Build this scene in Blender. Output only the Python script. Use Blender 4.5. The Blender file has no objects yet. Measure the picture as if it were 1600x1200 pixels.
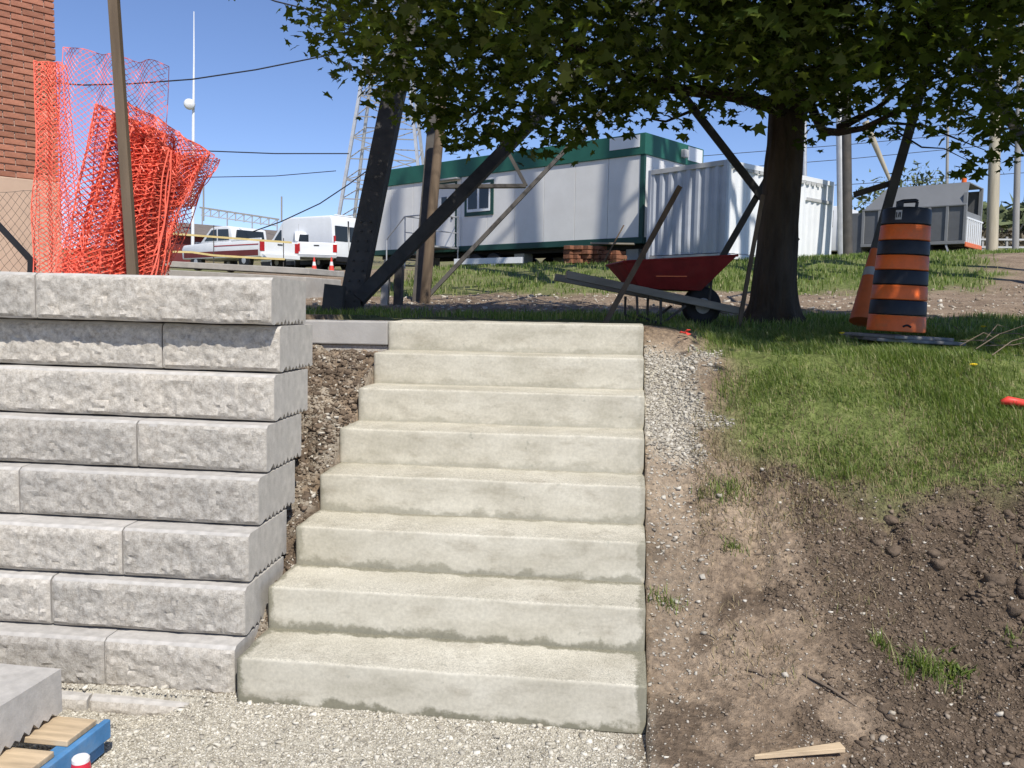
import bpy, bmesh, math, random
import numpy as np
from mathutils import Vector, Matrix, noise as mnoise

random.seed(7)
rng = np.random.default_rng(11)
S = bpy.context.scene
R = math.radians

# ------------------------------------------------------------------ camera
YAW, PITCH, ROLL, FPX, EYE = .1289, .0876, .0154, 1340.47, 1.49
_fw = np.array([-math.sin(YAW)*math.cos(PITCH), math.cos(YAW)*math.cos(PITCH), -math.sin(PITCH)])
_r = np.array([math.cos(YAW), math.sin(YAW), 0.]); _u = np.cross(_r, _fw)
_r, _u = _r*math.cos(ROLL)+_u*math.sin(ROLL), -_r*math.sin(ROLL)+_u*math.cos(ROLL)
cd = bpy.data.cameras.new('camera'); co = bpy.data.objects.new('camera', cd); S.collection.objects.link(co)
cd.sensor_width = 36; cd.lens = 36*FPX/1600; cd.clip_start = .05; cd.clip_end = 3000
m = Matrix.Identity(4)
for i in range(3):
    m[i][0], m[i][1], m[i][2] = _r[i], _u[i], -_fw[i]
m[2][3] = EYE
co.matrix_world = m; S.camera = co

# ------------------------------------------------------------------ sky, sun, exposure
SUN_EL, SUN_AZ = R(50), R(30)         # sun stands behind the camera, to its right
SUN_STRENGTH, SKY_STRENGTH = 4.0, .115
w = bpy.data.worlds.new('World'); S.world = w; w.use_nodes = True
wn = w.node_tree; wn.nodes.clear()
sky = wn.nodes.new('ShaderNodeTexSky'); sky.sky_type = 'NISHITA'; sky.sun_disc = False
sky.sun_elevation = SUN_EL; sky.sun_rotation = math.pi-SUN_AZ
sky.altitude = 1500; sky.air_density = 1.0; sky.dust_density = .0; sky.ozone_density = 6.0
bg = wn.nodes.new('ShaderNodeBackground'); bg.inputs['Strength'].default_value = SKY_STRENGTH
wo = wn.nodes.new('ShaderNodeOutputWorld')
tn = wn.nodes.new('ShaderNodeMix'); tn.data_type = 'RGBA'; tn.blend_type = 'MULTIPLY'; tn.inputs[0].default_value = 1; tn.inputs[7].default_value = (1.05, .95, 1.0, 1)
wn.links.new(sky.outputs[0], tn.inputs[6]); wn.links.new(tn.outputs[2], bg.inputs[0]); wn.links.new(bg.outputs[0], wo.inputs[0])
sl = bpy.data.lights.new('sun', 'SUN'); sl.energy = SUN_STRENGTH; sl.angle = R(.53); sl.color = (1, .955, .88)
so = bpy.data.objects.new('sun', sl); S.collection.objects.link(so)
to_sun = Vector((math.sin(SUN_AZ)*math.cos(SUN_EL), -math.cos(SUN_AZ)*math.cos(SUN_EL), math.sin(SUN_EL)))
so.rotation_euler = to_sun.to_track_quat('Z', 'Y').to_euler()
S.view_settings.view_transform = 'Standard'; S.view_settings.look = 'None'
S.view_settings.exposure = 0.36; S.view_settings.gamma = 1
S.render.engine = 'CYCLES'; S.cycles.max_bounces = 6; S.cycles.transparent_max_bounces = 8

# ------------------------------------------------------------------ helpers
def ray(px, py): return _fw+_r*(px-800)/FPX-_u*(py-600)/FPX
def at(px, py, d): return np.array([0, 0, EYE])+ray(px, py)*d          # a photo point d metres out
def atz(px, py, z):
    q = ray(px, py); return np.array([0, 0, EYE])+q*((z-EYE)/q[2])
def aty(px, py, y):
    q = ray(px, py); return np.array([0, 0, EYE])+q*(y/q[1])
def hdir(x, y):                                                        # camera-plan direction -> world plan
    c, s = math.cos(YAW), math.sin(YAW); v = Vector((x*c-y*s, x*s+y*c, 0)); return v.normalized()
def rotz_of(v): return math.atan2(v[1], v[0])
def sstep(a, b, x):
    t = np.clip((x-a)/(b-a), 0, 1); return t*t*(3-2*t)

_perm = rng.random((64, 64))
def vnoise(x, y, s):
    x = np.asarray(x)*s; y = np.asarray(y)*s
    xi = np.floor(x).astype(int); yi = np.floor(y).astype(int); fx = x-xi; fy = y-yi
    fx = fx*fx*(3-2*fx); fy = fy*fy*(3-2*fy)
    g = lambda a, b: _perm[a % 64, b % 64]
    return (g(xi, yi)*(1-fx)+g(xi+1, yi)*fx)*(1-fy)+(g(xi, yi+1)*(1-fx)+g(xi+1, yi+1)*fx)*fy-.5
def fbm(x, y, s, o=4):
    v = 0; a = 1
    for k in range(o): v = v+a*vnoise(x+k*7.3, y-k*3.1, s); s *= 2.03; a *= .5
    return v

def tag(o, label=None, cat=None, group=None, kind=None):
    if label: o['label'] = label
    if cat: o['category'] = cat
    if group: o['group'] = group
    if kind: o['kind'] = kind
    return o
def thing(name, label, cat, loc=(0, 0, 0), rz=0, group=None):
    o = bpy.data.objects.new(name, None); S.collection.objects.link(o)
    o.location = tuple(float(v) for v in loc); o.rotation_euler = (0, 0, rz); o.empty_display_size = .1
    return tag(o, label, cat, group)
def link(name, me, mat, parent=None, loc=None, rot=None, smooth=False):
    o = bpy.data.objects.new(name, me); S.collection.objects.link(o)
    if mat is not None and not me.materials: me.materials.append(mat)
    if parent: o.parent = parent
    if loc is not None: o.location = tuple(float(v) for v in loc)
    if rot is not None: o.rotation_euler = rot
    if smooth:
        me.polygons.foreach_set('use_smooth', np.ones(len(me.polygons), bool))
    return o
def root_loc(p):
    v = Vector((0, 0, 0))
    while p: v += p.location; p = p.parent
    return v

class MB:
    def __init__(s): s.v = []; s.f = []
    def add(s, vs, fs):
        n = len(s.v); s.v += [tuple(float(c) for c in v) for v in vs]; s.f += [tuple(i+n for i in f) for f in fs]; return s
    def box(s, a, b):
        x0, y0, z0 = a; x1, y1, z1 = b
        return s.add([(x0,y0,z0),(x1,y0,z0),(x1,y1,z0),(x0,y1,z0),(x0,y0,z1),(x1,y0,z1),(x1,y1,z1),(x0,y1,z1)],
                     [(0,3,2,1),(4,5,6,7),(0,1,5,4),(1,2,6,5),(2,3,7,6),(3,0,4,7)])
    def tube(s, pts, rad, n=8, cap=True):
        pts = [Vector(p) for p in pts]; rad = rad if hasattr(rad, '__len__') else [rad]*len(pts)
        base = len(s.v); up = Vector((0, 0, 1)); prev = None
        for i, p in enumerate(pts):
            t = (pts[min(i+1, len(pts)-1)]-pts[max(i-1, 0)]).normalized()
            if prev is None:
                a = up if abs(t.z) < .9 else Vector((1, 0, 0)); e = t.cross(a).normalized()
            else:
                e = (prev-t*prev.dot(t)).normalized()
            prev = e; g = t.cross(e)
            for k in range(n):
                an = 2*math.pi*k/n; q = p+(e*math.cos(an)+g*math.sin(an))*rad[i]; s.v.append(tuple(q))
        for i in range(len(pts)-1):
            for k in range(n):
                a = base+i*n+k; b = base+i*n+(k+1) % n; s.f.append((a, b, b+n, a+n))
        if cap:
            s.f.append(tuple(base+k for k in range(n))[::-1]); s.f.append(tuple(base+(len(pts)-1)*n+k for k in range(n)))
        return s
    def bar(s, p, q, wd, th, up=(0, 0, 1)):                              # rectangular bar from p to q
        p = Vector(p); q = Vector(q); t = (q-p).normalized(); a = Vector(up)
        if abs(t.dot(a)) > .95: a = Vector((1, 0, 0))
        e = t.cross(a).normalized()*wd/2; g = e.cross(t).normalized()*th/2
        vs = [p-e-g, p+e-g, p+e+g, p-e+g, q-e-g, q+e-g, q+e+g, q-e+g]
        return s.add(vs, [(0,3,2,1),(4,5,6,7),(0,1,5,4),(1,2,6,5),(2,3,7,6),(3,0,4,7)])
    def angle(s, p, q, wd, th, side=1, up=(0, -1, 0)):                  # L-section steel member
        p = Vector(p); q = Vector(q); t = (q-p).normalized(); e = t.cross(Vector(up)).normalized(); g = e.cross(t).normalized()
        s.bar(p, q, wd, th, up=g)
        o = e*(side*(wd/2-th/2))+g*(-wd/2-th/2)
        return s.bar(p+o, q+o, th, wd, up=g)
    def lathe(s, prof, n=24, o=(0, 0, 0)):
        b = len(s.v)
        for r, z in prof:
            for k in range(n):
                a = 2*math.pi*k/n; s.v.append((o[0]+r*math.cos(a), o[1]+r*math.sin(a), o[2]+z))
        for i in range(len(prof)-1):
            for k in range(n):
                a = b+i*n+k; c = b+i*n+(k+1) % n; s.f.append((a, c, c+n, a+n))
        s.f.append(tuple(b+k for k in range(n))[::-1]); s.f.append(tuple(b+(len(prof)-1)*n+k for k in range(n)))
        return s
    def prism(s, poly, axis, a, b):                                     # outline in the two other axes, extruded
        n = len(poly)
        def P(u, v, w_): return {'x': (w_, u, v), 'y': (u, w_, v), 'z': (u, v, w_)}[axis]
        vs = [P(u, v, a) for u, v in poly]+[P(u, v, b) for u, v in poly]
        fs = [tuple(range(n)), tuple(range(2*n-1, n-1, -1))]+[(i, i+n, (i+1) % n+n, (i+1) % n) for i in range(n)]
        return s.add(vs, fs)
    def mesh(s, name, bevel=0, seg=2, origin=(0, 0, 0)):
        me = bpy.data.meshes.new(name); o = Vector(origin)
        me.from_pydata([tuple(Vector(v)-o) for v in s.v], [], s.f)
        bm = bmesh.new(); bm.from_mesh(me); bmesh.ops.recalc_face_normals(bm, faces=bm.faces)
        if bevel:
            es = [e for e in bm.edges if len(e.link_faces) == 2 and e.calc_face_angle(0) > .5]
            bmesh.ops.bevel(bm, geom=es, offset=bevel, segments=seg, affect='EDGES', profile=.5, clamp_overlap=True)
        bm.to_mesh(me); bm.free(); return me
    def build(s, name, mat, parent=None, bevel=0, seg=2, world=False, smooth=False):
        o = root_loc(parent) if (world and parent) else (0, 0, 0)
        ob = link(name, s.mesh(name, bevel, seg, o), mat, parent, smooth=smooth)
        if smooth == 'auto':
            ob.data.set_sharp_from_angle(angle=R(38))
        return ob
def solo(name, mb, mat, label, cat, group=None, bevel=0, seg=2, smooth=False):
    c = np.array(mb.v); base = (c[:, 0].mean(), c[:, 1].mean(), c[:, 2].min())
    o = link(name, mb.mesh(name, bevel, seg, base), mat, None, base, smooth=smooth)
    if smooth == 'auto': o.data.set_sharp_from_angle(angle=R(38))
    return tag(o, label, cat, group)
def copy_tree(o, parent=None):
    c = o.copy(); S.collection.objects.link(c); c.parent = parent
    for ch in list(o.children): copy_tree(ch, c)
    return c
def raw_mesh(name, verts, tris):                                        # big numpy meshes
    me = bpy.data.meshes.new(name); k = tris.shape[1]
    me.vertices.add(len(verts)); me.vertices.foreach_set('co', verts.astype(np.float32).ravel())
    me.loops.add(tris.size); me.loops.foreach_set('vertex_index', tris.astype(np.int32).ravel())
    me.polygons.add(len(tris)); me.polygons.foreach_set('loop_start', np.arange(0, tris.size, k, dtype=np.int32))
    me.update(calc_edges=True); return me

# ------------------------------------------------------------------ materials
def base_mat(name, rough=.7, spec=.3, metal=0):
    mt = bpy.data.materials.new(name); mt.use_nodes = True; nt = mt.node_tree
    b = nt.nodes['Principled BSDF']; b.inputs['Roughness'].default_value = rough
    b.inputs['Specular IOR Level'].default_value = spec; b.inputs['Metallic'].default_value = metal
    return mt, nt, b
def N(nt, t, **kw):
    n = nt.nodes.new(t)
    for k, v in kw.items():
        if k in n.inputs: n.inputs[k].default_value = v
        else: setattr(n, k, v)
    return n
def ramp(nt, src, stops):
    r = nt.nodes.new('ShaderNodeValToRGB'); e = r.color_ramp.elements
    while len(e) < len(stops): e.new(.5)
    for k, (p, c) in enumerate(stops): e[k].position = p; e[k].color = (*c, 1) if len(c) == 3 else c
    nt.links.new(src, r.inputs[0]); return r
def mixc(nt, fac, a, b, mode='MIX'):
    n = nt.nodes.new('ShaderNodeMix'); n.data_type = 'RGBA'; n.blend_type = mode
    for sock, v in ((n.inputs[0], fac), (n.inputs[6], a), (n.inputs[7], b)):
        if isinstance(v, bpy.types.NodeSocket): nt.links.new(v, sock)
        elif isinstance(v, (int, float)): sock.default_value = v
        else: sock.default_value = (*v, 1)
    return n.outputs[2]
def noise_node(nt, scale, detail=4, rough=.55, coord='Object', stretch=None):
    tc = nt.nodes.new('ShaderNodeTexCoord'); n = N(nt, 'ShaderNodeTexNoise', Scale=scale, Detail=detail, Roughness=rough)
    if stretch:
        mp = nt.nodes.new('ShaderNodeMapping'); mp.inputs['Scale'].default_value = stretch
        nt.links.new(tc.outputs[coord], mp.inputs[0]); nt.links.new(mp.outputs[0], n.inputs['Vector'])
    else: nt.links.new(tc.outputs[coord], n.inputs['Vector'])
    return n
def add_bump(nt, b, src, strength, dist=.01, prev=None):
    bp = N(nt, 'ShaderNodeBump', Strength=strength, Distance=dist); nt.links.new(src, bp.inputs['Height'])
    if prev: nt.links.new(prev, bp.inputs['Normal'])
    nt.links.new(bp.outputs[0], b.inputs['Normal']); return bp.outputs[0]
def mk(name, col, rough=.6, var=.25, scale=6, bump=.15, bscale=60, metal=0, spec=.3, stretch=None, dirt=None, rnd=0, bdist=.004):
    mt, nt, b = base_mat(name, rough, spec, metal)
    n = noise_node(nt, scale, 5, .6, stretch=stretch)
    lo = tuple(max(0, c*(1-var)) for c in col); hi = tuple(min(1, c*(1+var*.6)) for c in col)
    c = ramp(nt, n.outputs['Fac'], [(.3, lo), (.7, hi)]).outputs[0]
    if dirt:
        n2 = noise_node(nt, scale*.35, 6, .7); f = ramp(nt, n2.outputs['Fac'], [(.48, (0,)*3), (.72, (.8,)*3)]).outputs[0]
        c = mixc(nt, f, c, dirt)
    if rnd:
        oi = nt.nodes.new('ShaderNodeObjectInfo'); f = ramp(nt, oi.outputs['Random'], [(0, (1-rnd,)*3), (1, (1+rnd,)*3)]).outputs[0]
        c = mixc(nt, 1.0, c, f, 'MULTIPLY')
    nt.links.new(c, b.inputs['Base Color'])
    if bump:
        n3 = noise_node(nt, bscale, 4, .6, stretch=stretch); add_bump(nt, b, n3.outputs['Fac'], bump, bdist)
    return mt
M = {}
def concrete_steps():
    mt, nt, b = base_mat('cast concrete', .85, .2)
    tc = nt.nodes.new('ShaderNodeTexCoord'); oi = nt.nodes.new('ShaderNodeObjectInfo')
    ad = N(nt, 'ShaderNodeVectorMath', operation='ADD'); cb = nt.nodes.new('ShaderNodeCombineXYZ')
    ml = N(nt, 'ShaderNodeMath', operation='MULTIPLY'); ml.inputs[1].default_value = 37
    nt.links.new(oi.outputs['Random'], ml.inputs[0]); nt.links.new(ml.outputs[0], cb.inputs[0]); nt.links.new(ml.outputs[0], cb.inputs[1])
    nt.links.new(tc.outputs['Object'], ad.inputs[0]); nt.links.new(cb.outputs[0], ad.inputs[1])
    def nz(scale, d=4, r=.55, st=None):
        n = N(nt, 'ShaderNodeTexNoise', Scale=scale, Detail=d, Roughness=r)
        if st:
            mp = nt.nodes.new('ShaderNodeMapping'); mp.inputs['Scale'].default_value = st
            nt.links.new(ad.outputs[0], mp.inputs[0]); nt.links.new(mp.outputs[0], n.inputs['Vector'])
        else: nt.links.new(ad.outputs[0], n.inputs['Vector'])
        return n.outputs['Fac']
    c = ramp(nt, nz(3.2, 5, .6, (1, 1, 2.2)), [(.28, (.415, .385, .305)), (.5, (.53, .495, .405)), (.72, (.605, .57, .475))]).outputs[0]
    # cloudy form-oil stains
    f = ramp(nt, nz(5, 6, .72, (1, 1, 2.5)), [(.52, (0,)*3), (.68, (.55,)*3)]).outputs[0]
    c = mixc(nt, f, c, (.34, .305, .235))
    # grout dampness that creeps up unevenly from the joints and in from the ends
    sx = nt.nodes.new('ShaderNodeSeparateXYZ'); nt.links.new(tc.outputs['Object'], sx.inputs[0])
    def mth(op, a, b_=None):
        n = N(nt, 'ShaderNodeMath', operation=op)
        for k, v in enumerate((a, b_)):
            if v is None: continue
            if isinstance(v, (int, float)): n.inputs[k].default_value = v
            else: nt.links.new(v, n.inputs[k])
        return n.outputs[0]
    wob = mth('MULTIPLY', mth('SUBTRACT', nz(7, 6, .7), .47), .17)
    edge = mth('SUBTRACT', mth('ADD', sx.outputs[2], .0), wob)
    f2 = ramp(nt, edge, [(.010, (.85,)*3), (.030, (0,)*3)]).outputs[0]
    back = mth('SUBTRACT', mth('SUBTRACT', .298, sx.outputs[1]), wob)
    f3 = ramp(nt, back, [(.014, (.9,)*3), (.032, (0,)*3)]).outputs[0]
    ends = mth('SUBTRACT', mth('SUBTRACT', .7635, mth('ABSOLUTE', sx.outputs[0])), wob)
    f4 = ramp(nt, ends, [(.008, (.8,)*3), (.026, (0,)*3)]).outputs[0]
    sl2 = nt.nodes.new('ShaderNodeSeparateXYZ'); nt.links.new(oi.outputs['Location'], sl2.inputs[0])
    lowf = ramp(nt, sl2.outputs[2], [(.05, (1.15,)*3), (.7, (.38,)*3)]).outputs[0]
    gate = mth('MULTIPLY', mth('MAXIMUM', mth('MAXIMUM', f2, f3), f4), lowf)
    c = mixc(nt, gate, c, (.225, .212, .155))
    sp = ramp(nt, nz(26, 2, .5), [(.70, (0,)*3), (.76, (.45,)*3)]).outputs[0]
    c = mixc(nt, sp, c, (.25, .25, .2))
    g = nt.nodes.new('ShaderNodeNewGeometry'); sn = nt.nodes.new('ShaderNodeSeparateXYZ'); nt.links.new(g.outputs['Normal'], sn.inputs[0])
    tr = ramp(nt, sn.outputs[2], [(.5, (.06,)*3), (.9, (1,)*3)]).outputs[0]
    grit = ramp(nt, nz(190, 3, .75), [(.36, (.62,)*3), (.5, (1.10,)*3), (.64, (1.28,)*3)]).outputs[0]
    c = mixc(nt, mth('MULTIPLY', tr, .9), c, mixc(nt, 1.0, c, grit, 'MULTIPLY'))
    fine = ramp(nt, nz(70, 4, .7), [(.3, (.86,)*3), (.7, (1.07,)*3)]).outputs[0]
    c = mixc(nt, 1.0, c, fine, 'MULTIPLY'); nt.links.new(c, b.inputs['Base Color'])
    p = add_bump(nt, b, mth('MULTIPLY', nz(110, 3, .7, (.55, 1.3, 1)), tr), .35, .008)
    add_bump(nt, b, nz(22, 5, .6), .2, .005, p)
    return mt
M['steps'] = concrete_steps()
def split_stone():
    mt, nt, b = base_mat('split face concrete', .9, .2)
    oi = nt.nodes.new('ShaderNodeObjectInfo')
    n = noise_node(nt, 42, 6, .8); n1 = noise_node(nt, 5, 4, .6)
    c = ramp(nt, n.outputs['Fac'], [(.34, (.315, .288, .25)), (.5, (.49, .46, .412)), (.66, (.64, .61, .555))]).outputs[0]
    c2 = ramp(nt, n1.outputs['Fac'], [(.3, (.86, .86, .86)), (.7, (1.08, 1.06, 1.03))]).outputs[0]
    c = mixc(nt, 1.0, c, c2, 'MULTIPLY')
    r = ramp(nt, oi.outputs['Random'], [(0, (.84, .835, .83)), (.5, (1, .99, .97)), (1, (1.1, 1.08, 1.05))]).outputs[0]
    c = mixc(nt, 1.0, c, r, 'MULTIPLY'); nt.links.new(c, b.inputs['Base Color'])
    p = add_bump(nt, b, noise_node(nt, 55, 6, .8).outputs['Fac'], .55, .012)
    add_bump(nt, b, noise_node(nt, 160, 3, .6).outputs['Fac'], .5, .004, p)
    return mt
M['split'] = split_stone()
M['blockface'] = mk('moulded concrete', (.50, .472, .43), .9, .20, 22, .45, 140, rnd=.06, dirt=(.42, .40, .37), bdist=.003)
def ground_mat():
    mt, nt, b = base_mat('earth gravel and turf', .95, .12)
    at_ = nt.nodes.new('ShaderNodeVertexColor'); at_.layer_name = 'mask'
    sp = nt.nodes.new('ShaderNodeSeparateColor'); nt.links.new(at_.outputs[0], sp.inputs[0])
    n1 = noise_node(nt, 2.2, 8, .68); n2 = noise_node(nt, 40, 5, .7); n3 = noise_node(nt, 11, 5, .65)
    soil = ramp(nt, n1.outputs['Fac'], [(.3, (.16, .115, .078)), (.5, (.26, .195, .138)), (.72, (.37, .285, .205))]).outputs[0]
    s2 = ramp(nt, n2.outputs['Fac'], [(.3, (.55,)*3), (.5, (1,)*3), (.68, (1.5, 1.48, 1.42))]).outputs[0]
    soil = mixc(nt, 1.0, soil, s2, 'MULTIPLY')
    dark = ramp(nt, n3.outputs['Fac'], [(.3, (.082, .060, .042)), (.7, (.16, .118, .084))]).outputs[0]
    dark = mixc(nt, 1.0, dark, s2, 'MULTIPLY')
    vo = N(nt, 'ShaderNodeTexVoronoi', Scale=75); tc = nt.nodes.new('ShaderNodeTexCoord'); nt.links.new(tc.outputs['Object'], vo.inputs['Vector'])
    grav = ramp(nt, vo.outputs['Color'], [(.1, (.38, .345, .275)), (.5, (.57, .53, .435)), (.9, (.70, .66, .56))]).outputs[0]
    grav = mixc(nt, 1.0, grav, ramp(nt, n1.outputs['Fac'], [(.3, (.8, .78, .74)), (.7, (1.06,)*3)]).outputs[0], 'MULTIPLY')
    turf = ramp(nt, n3.outputs['Fac'], [(.3, (.085, .11, .034)), (.55, (.16, .19, .06)), (.75, (.26, .24, .12))]).outputs[0]
    turf = mixc(nt, 1.0, turf, ramp(nt, n2.outputs['Fac'], [(.3, (.6,)*3), (.7, (1.35,)*3)]).outputs[0], 'MULTIPLY')
    c = mixc(nt, sp.outputs[2], soil, dark); c = mixc(nt, sp.outputs[1], c, grav); c = mixc(nt, sp.outputs[0], c, turf)
    nt.links.new(c, b.inputs['Base Color'])
    p = add_bump(nt, b, n2.outputs['Fac'], .9, .02); add_bump(nt, b, n3.outputs['Fac'], .6, .04, p)
    return mt
M['ground'] = ground_mat()
M['ground_lump'] = mk('lumpy dark earth', (.155, .114, .080), .95, .4, 16, .9, 70, bdist=.012)
def island_mat(name, stops, rough=.9, trans=None, spec=.2, bump=0):
    mt, nt, b = base_mat(name, rough, spec)
    g = nt.nodes.new('ShaderNodeNewGeometry'); r = ramp(nt, g.outputs['Random Per Island'], stops)
    nt.links.new(r.outputs[0], b.inputs['Base Color'])
    if trans:
        t = nt.nodes.new('ShaderNodeBsdfTranslucent'); nt.links.new(mixc(nt, 1.0, r.outputs[0], trans[0], 'MULTIPLY'), t.inputs[0])
        ms = nt.nodes.new('ShaderNodeMixShader'); ms.inputs[0].default_value = trans[1]
        nt.links.new(b.outputs[0], ms.inputs[1]); nt.links.new(t.outputs[0], ms.inputs[2])
        nt.links.new(ms.outputs[0], nt.nodes['Material Output'].inputs[0])
    if bump: add_bump(nt, b, noise_node(nt, 90, 3).outputs['Fac'], bump, .006)
    return mt
M['gravel'] = island_mat('limestone chips', [(0, (.30, .27, .22)), (.3, (.50, .46, .375)), (.7, (.60, .56, .47)), (1, (.72, .68, .585))], .9, bump=.3)
M['gravel2'] = island_mat('dusty chips', [(0, (.24, .21, .17)), (.35, (.38, .345, .285)), (.8, (.47, .435, .37)), (1, (.62, .58, .50))], .9, bump=.3)
M['clod'] = island_mat('soil clods', [(0, (.095, .070, .049)), (.5, (.15, .112, .080)), (.9, (.22, .168, .122)), (1, (.32, .26, .20))], .95, bump=.5)
M['pebble'] = island_mat('mixed pebbles', [(0, (.22, .17, .125)), (.5, (.34, .285, .22)), (1, (.60, .56, .48))], .9)
M['blade'] = island_mat('grass blades', [(0, (.10, .15, .034)), (.5, (.19, .26, .062)), (.82, (.28, .34, .10)), (.92, (.42, .39, .20)), (1, (.50, .45, .26))], .5, ((1.15, 1.3, .6), .42), .35)
M['straw'] = island_mat('dry grass', [(0, (.20, .15, .085)), (.6, (.33, .26, .15)), (1, (.13, .15, .045))], .8)
M['leaf'] = island_mat('maple leaves', [(0, (.045, .070, .014)), (.6, (.085, .12, .024)), (1, (.145, .18, .036))], .45, ((1.9, 2.0, .6), .42), .4)
M['bark'] = mk('bark', (.075, .060, .045), .95, .5, 7, .9, 26, stretch=(1, 1, .22), bdist=.03)
M['steel'] = mk('weathered dark steel', (.075, .069, .062), .75, .35, 5, .25, 50, dirt=(.10, .082, .066))
M['galv'] = mk('galvanised steel', (.48, .49, .50), .45, .15, 4, .05, 40, metal=.35)
M['wood_post'] = mk('weathered wood', (.165, .12, .08), .85, .35, 9, .5, 40, stretch=(1, 1, .12))
M['wood_dark'] = mk('brown stained stake', (.155, .105, .065), .85, .35, 12, .4, 40, stretch=(1, 1, .12))
M['wood_grey'] = mk('grey weathered timber', (.30, .265, .215), .9, .3, 9, .5, 40, stretch=(.15, 1, 1))
M['pine'] = mk('raw pine', (.60, .46, .30), .8, .42, 22, .4, 60, stretch=(.12, 1, 1), rnd=.1)
M['bluepaint'] = mk('blue paint', (.075, .23, .46), .7, .25, 12, .2, 60, dirt=(.20, .30, .42))
M['brick'] = mk('red brick', (.42, .18, .115), .9, .25, 14, .5, 90, rnd=.2)
M['mortar'] = mk('mortar', (.62, .50, .42), .95, .15, 10, .3, 90)
M['foundation'] = mk('tan render', (.56, .40, .30), .9, .12, 3, .2, 60)
M['orange_net'] = mk('orange plastic mesh', (.87, .16, .10), .45, .12, 5, 0)
M['black'] = mk('black rubber', (.018, .018, .02), .6, .3, 9, .2, 40)
M['white'] = mk('white painted metal', (.76, .77, .77), .4, .06, 2, .03, 20, spec=.4)
M['trailer'] = mk('off-white aluminium siding', (.72, .71, .68), .5, .07, 1.4, .04, 20, dirt=(.66, .64, .6))
M['green'] = mk('dark green fascia', (.022, .115, .082), .5, .15, 2, .05, 20)
M['greentrim'] = mk('dark green trim', (.016, .062, .05), .5, .15, 2, .05, 20)
M['container'] = mk('shade toned grey paint', (.44, .465, .51), .5, .12, 2.5, .05, 20, dirt=(.47, .47, .48))  # grey paint; the shaded end's darker blue tone is put into the colour
M['glass'] = mk('dark glass', (.012, .014, .017), .08, .1, 2, 0, spec=.6)
M['redpaint'] = mk('worn red paint', (.24, .024, .022), .6, .3, 7, .1, 30, dirt=(.19, .055, .045))
M['orange'] = mk('orange reflective band', (.83, .155, .028), .4, .12, 14, .05, 60, dirt=(.42, .15, .06))
M['drumblack'] = mk('black reflective band', (.020, .022, .028), .45, .25, 8, .08, 60, dirt=(.045, .042, .04))
M['coneorange'] = mk('faded orange plastic', (.74, .17, .055), .5, .15, 5, .05, 40, dirt=(.50, .17, .09))
M['greyplate'] = mk('scuffed grey rubber', (.24, .235, .225), .85, .35, 14, .4, 60)
M['maroon'] = mk('maroon cladding', (.16, .035, .035), .7, .2, 1, 0)
M['roofgrey'] = mk('brown grey shingles', (.17, .145, .125), .9, .15, 2, 0)
M['truckgrey'] = mk('grey steel plate', (.15, .153, .155), .5, .15, 1.5, .05, 20, metal=.2)
M['truckgrey2'] = mk('grey tarp', (.215, .22, .225), .6, .1, 1.5, .05, 20)
M['tail'] = mk('red lens', (.42, .012, .012), .25, .1, 4, 0, spec=.5)
M['polewood'] = mk('sun bleached pole', (.42, .37, .28), .9, .25, 6, .4, 30, stretch=(1, 1, .08))
M['polegrey'] = mk('grey pole', (.30, .29, .27), .85, .2, 6, .2, 30, stretch=(1, 1, .1))
M['wire'] = mk('black cable', (.03, .03, .035), .6, .1, 3, 0)
M['yellow'] = mk('yellow tape', (.62, .50, .22), .5, .15, 9, 0)
M['dandelion'] = mk('dandelion yellow', (.82, .60, .03), .7, .15, 60, 0)
M['redbits'] = mk('red plastic', (.78, .07, .05), .45, .15, 20, 0)
M['redcan'] = mk('red can', (.62, .025, .05), .35, .1, 9, 0, spec=.5)
M['lid'] = mk('white plastic', (.80, .77, .76), .45, .05, 9, 0)
M['twig'] = mk('dry twig', (.19, .145, .105), .85, .3, 20, .3, 60)
M['kerb'] = mk('grey kerb concrete', (.43, .41, .38), .9, .16, 6, .35, 90, dirt=(.36, .34, .31))
M['farfield'] = mk('brown scrub', (.16, .135, .09), .95, .4, .6, 0)
M['fartree'] = island_mat('far foliage', [(0, (.075, .095, .045)), (1, (.15, .175, .085))], .9)
M['rust'] = mk('rusty brick rubble', (.24, .105, .06), .9, .4, 8, .4, 40, rnd=.2)
M['tarpgrey'] = mk('grey plate', (.45, .45, .44), .7, .15, 4, .1, 30)

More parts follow.
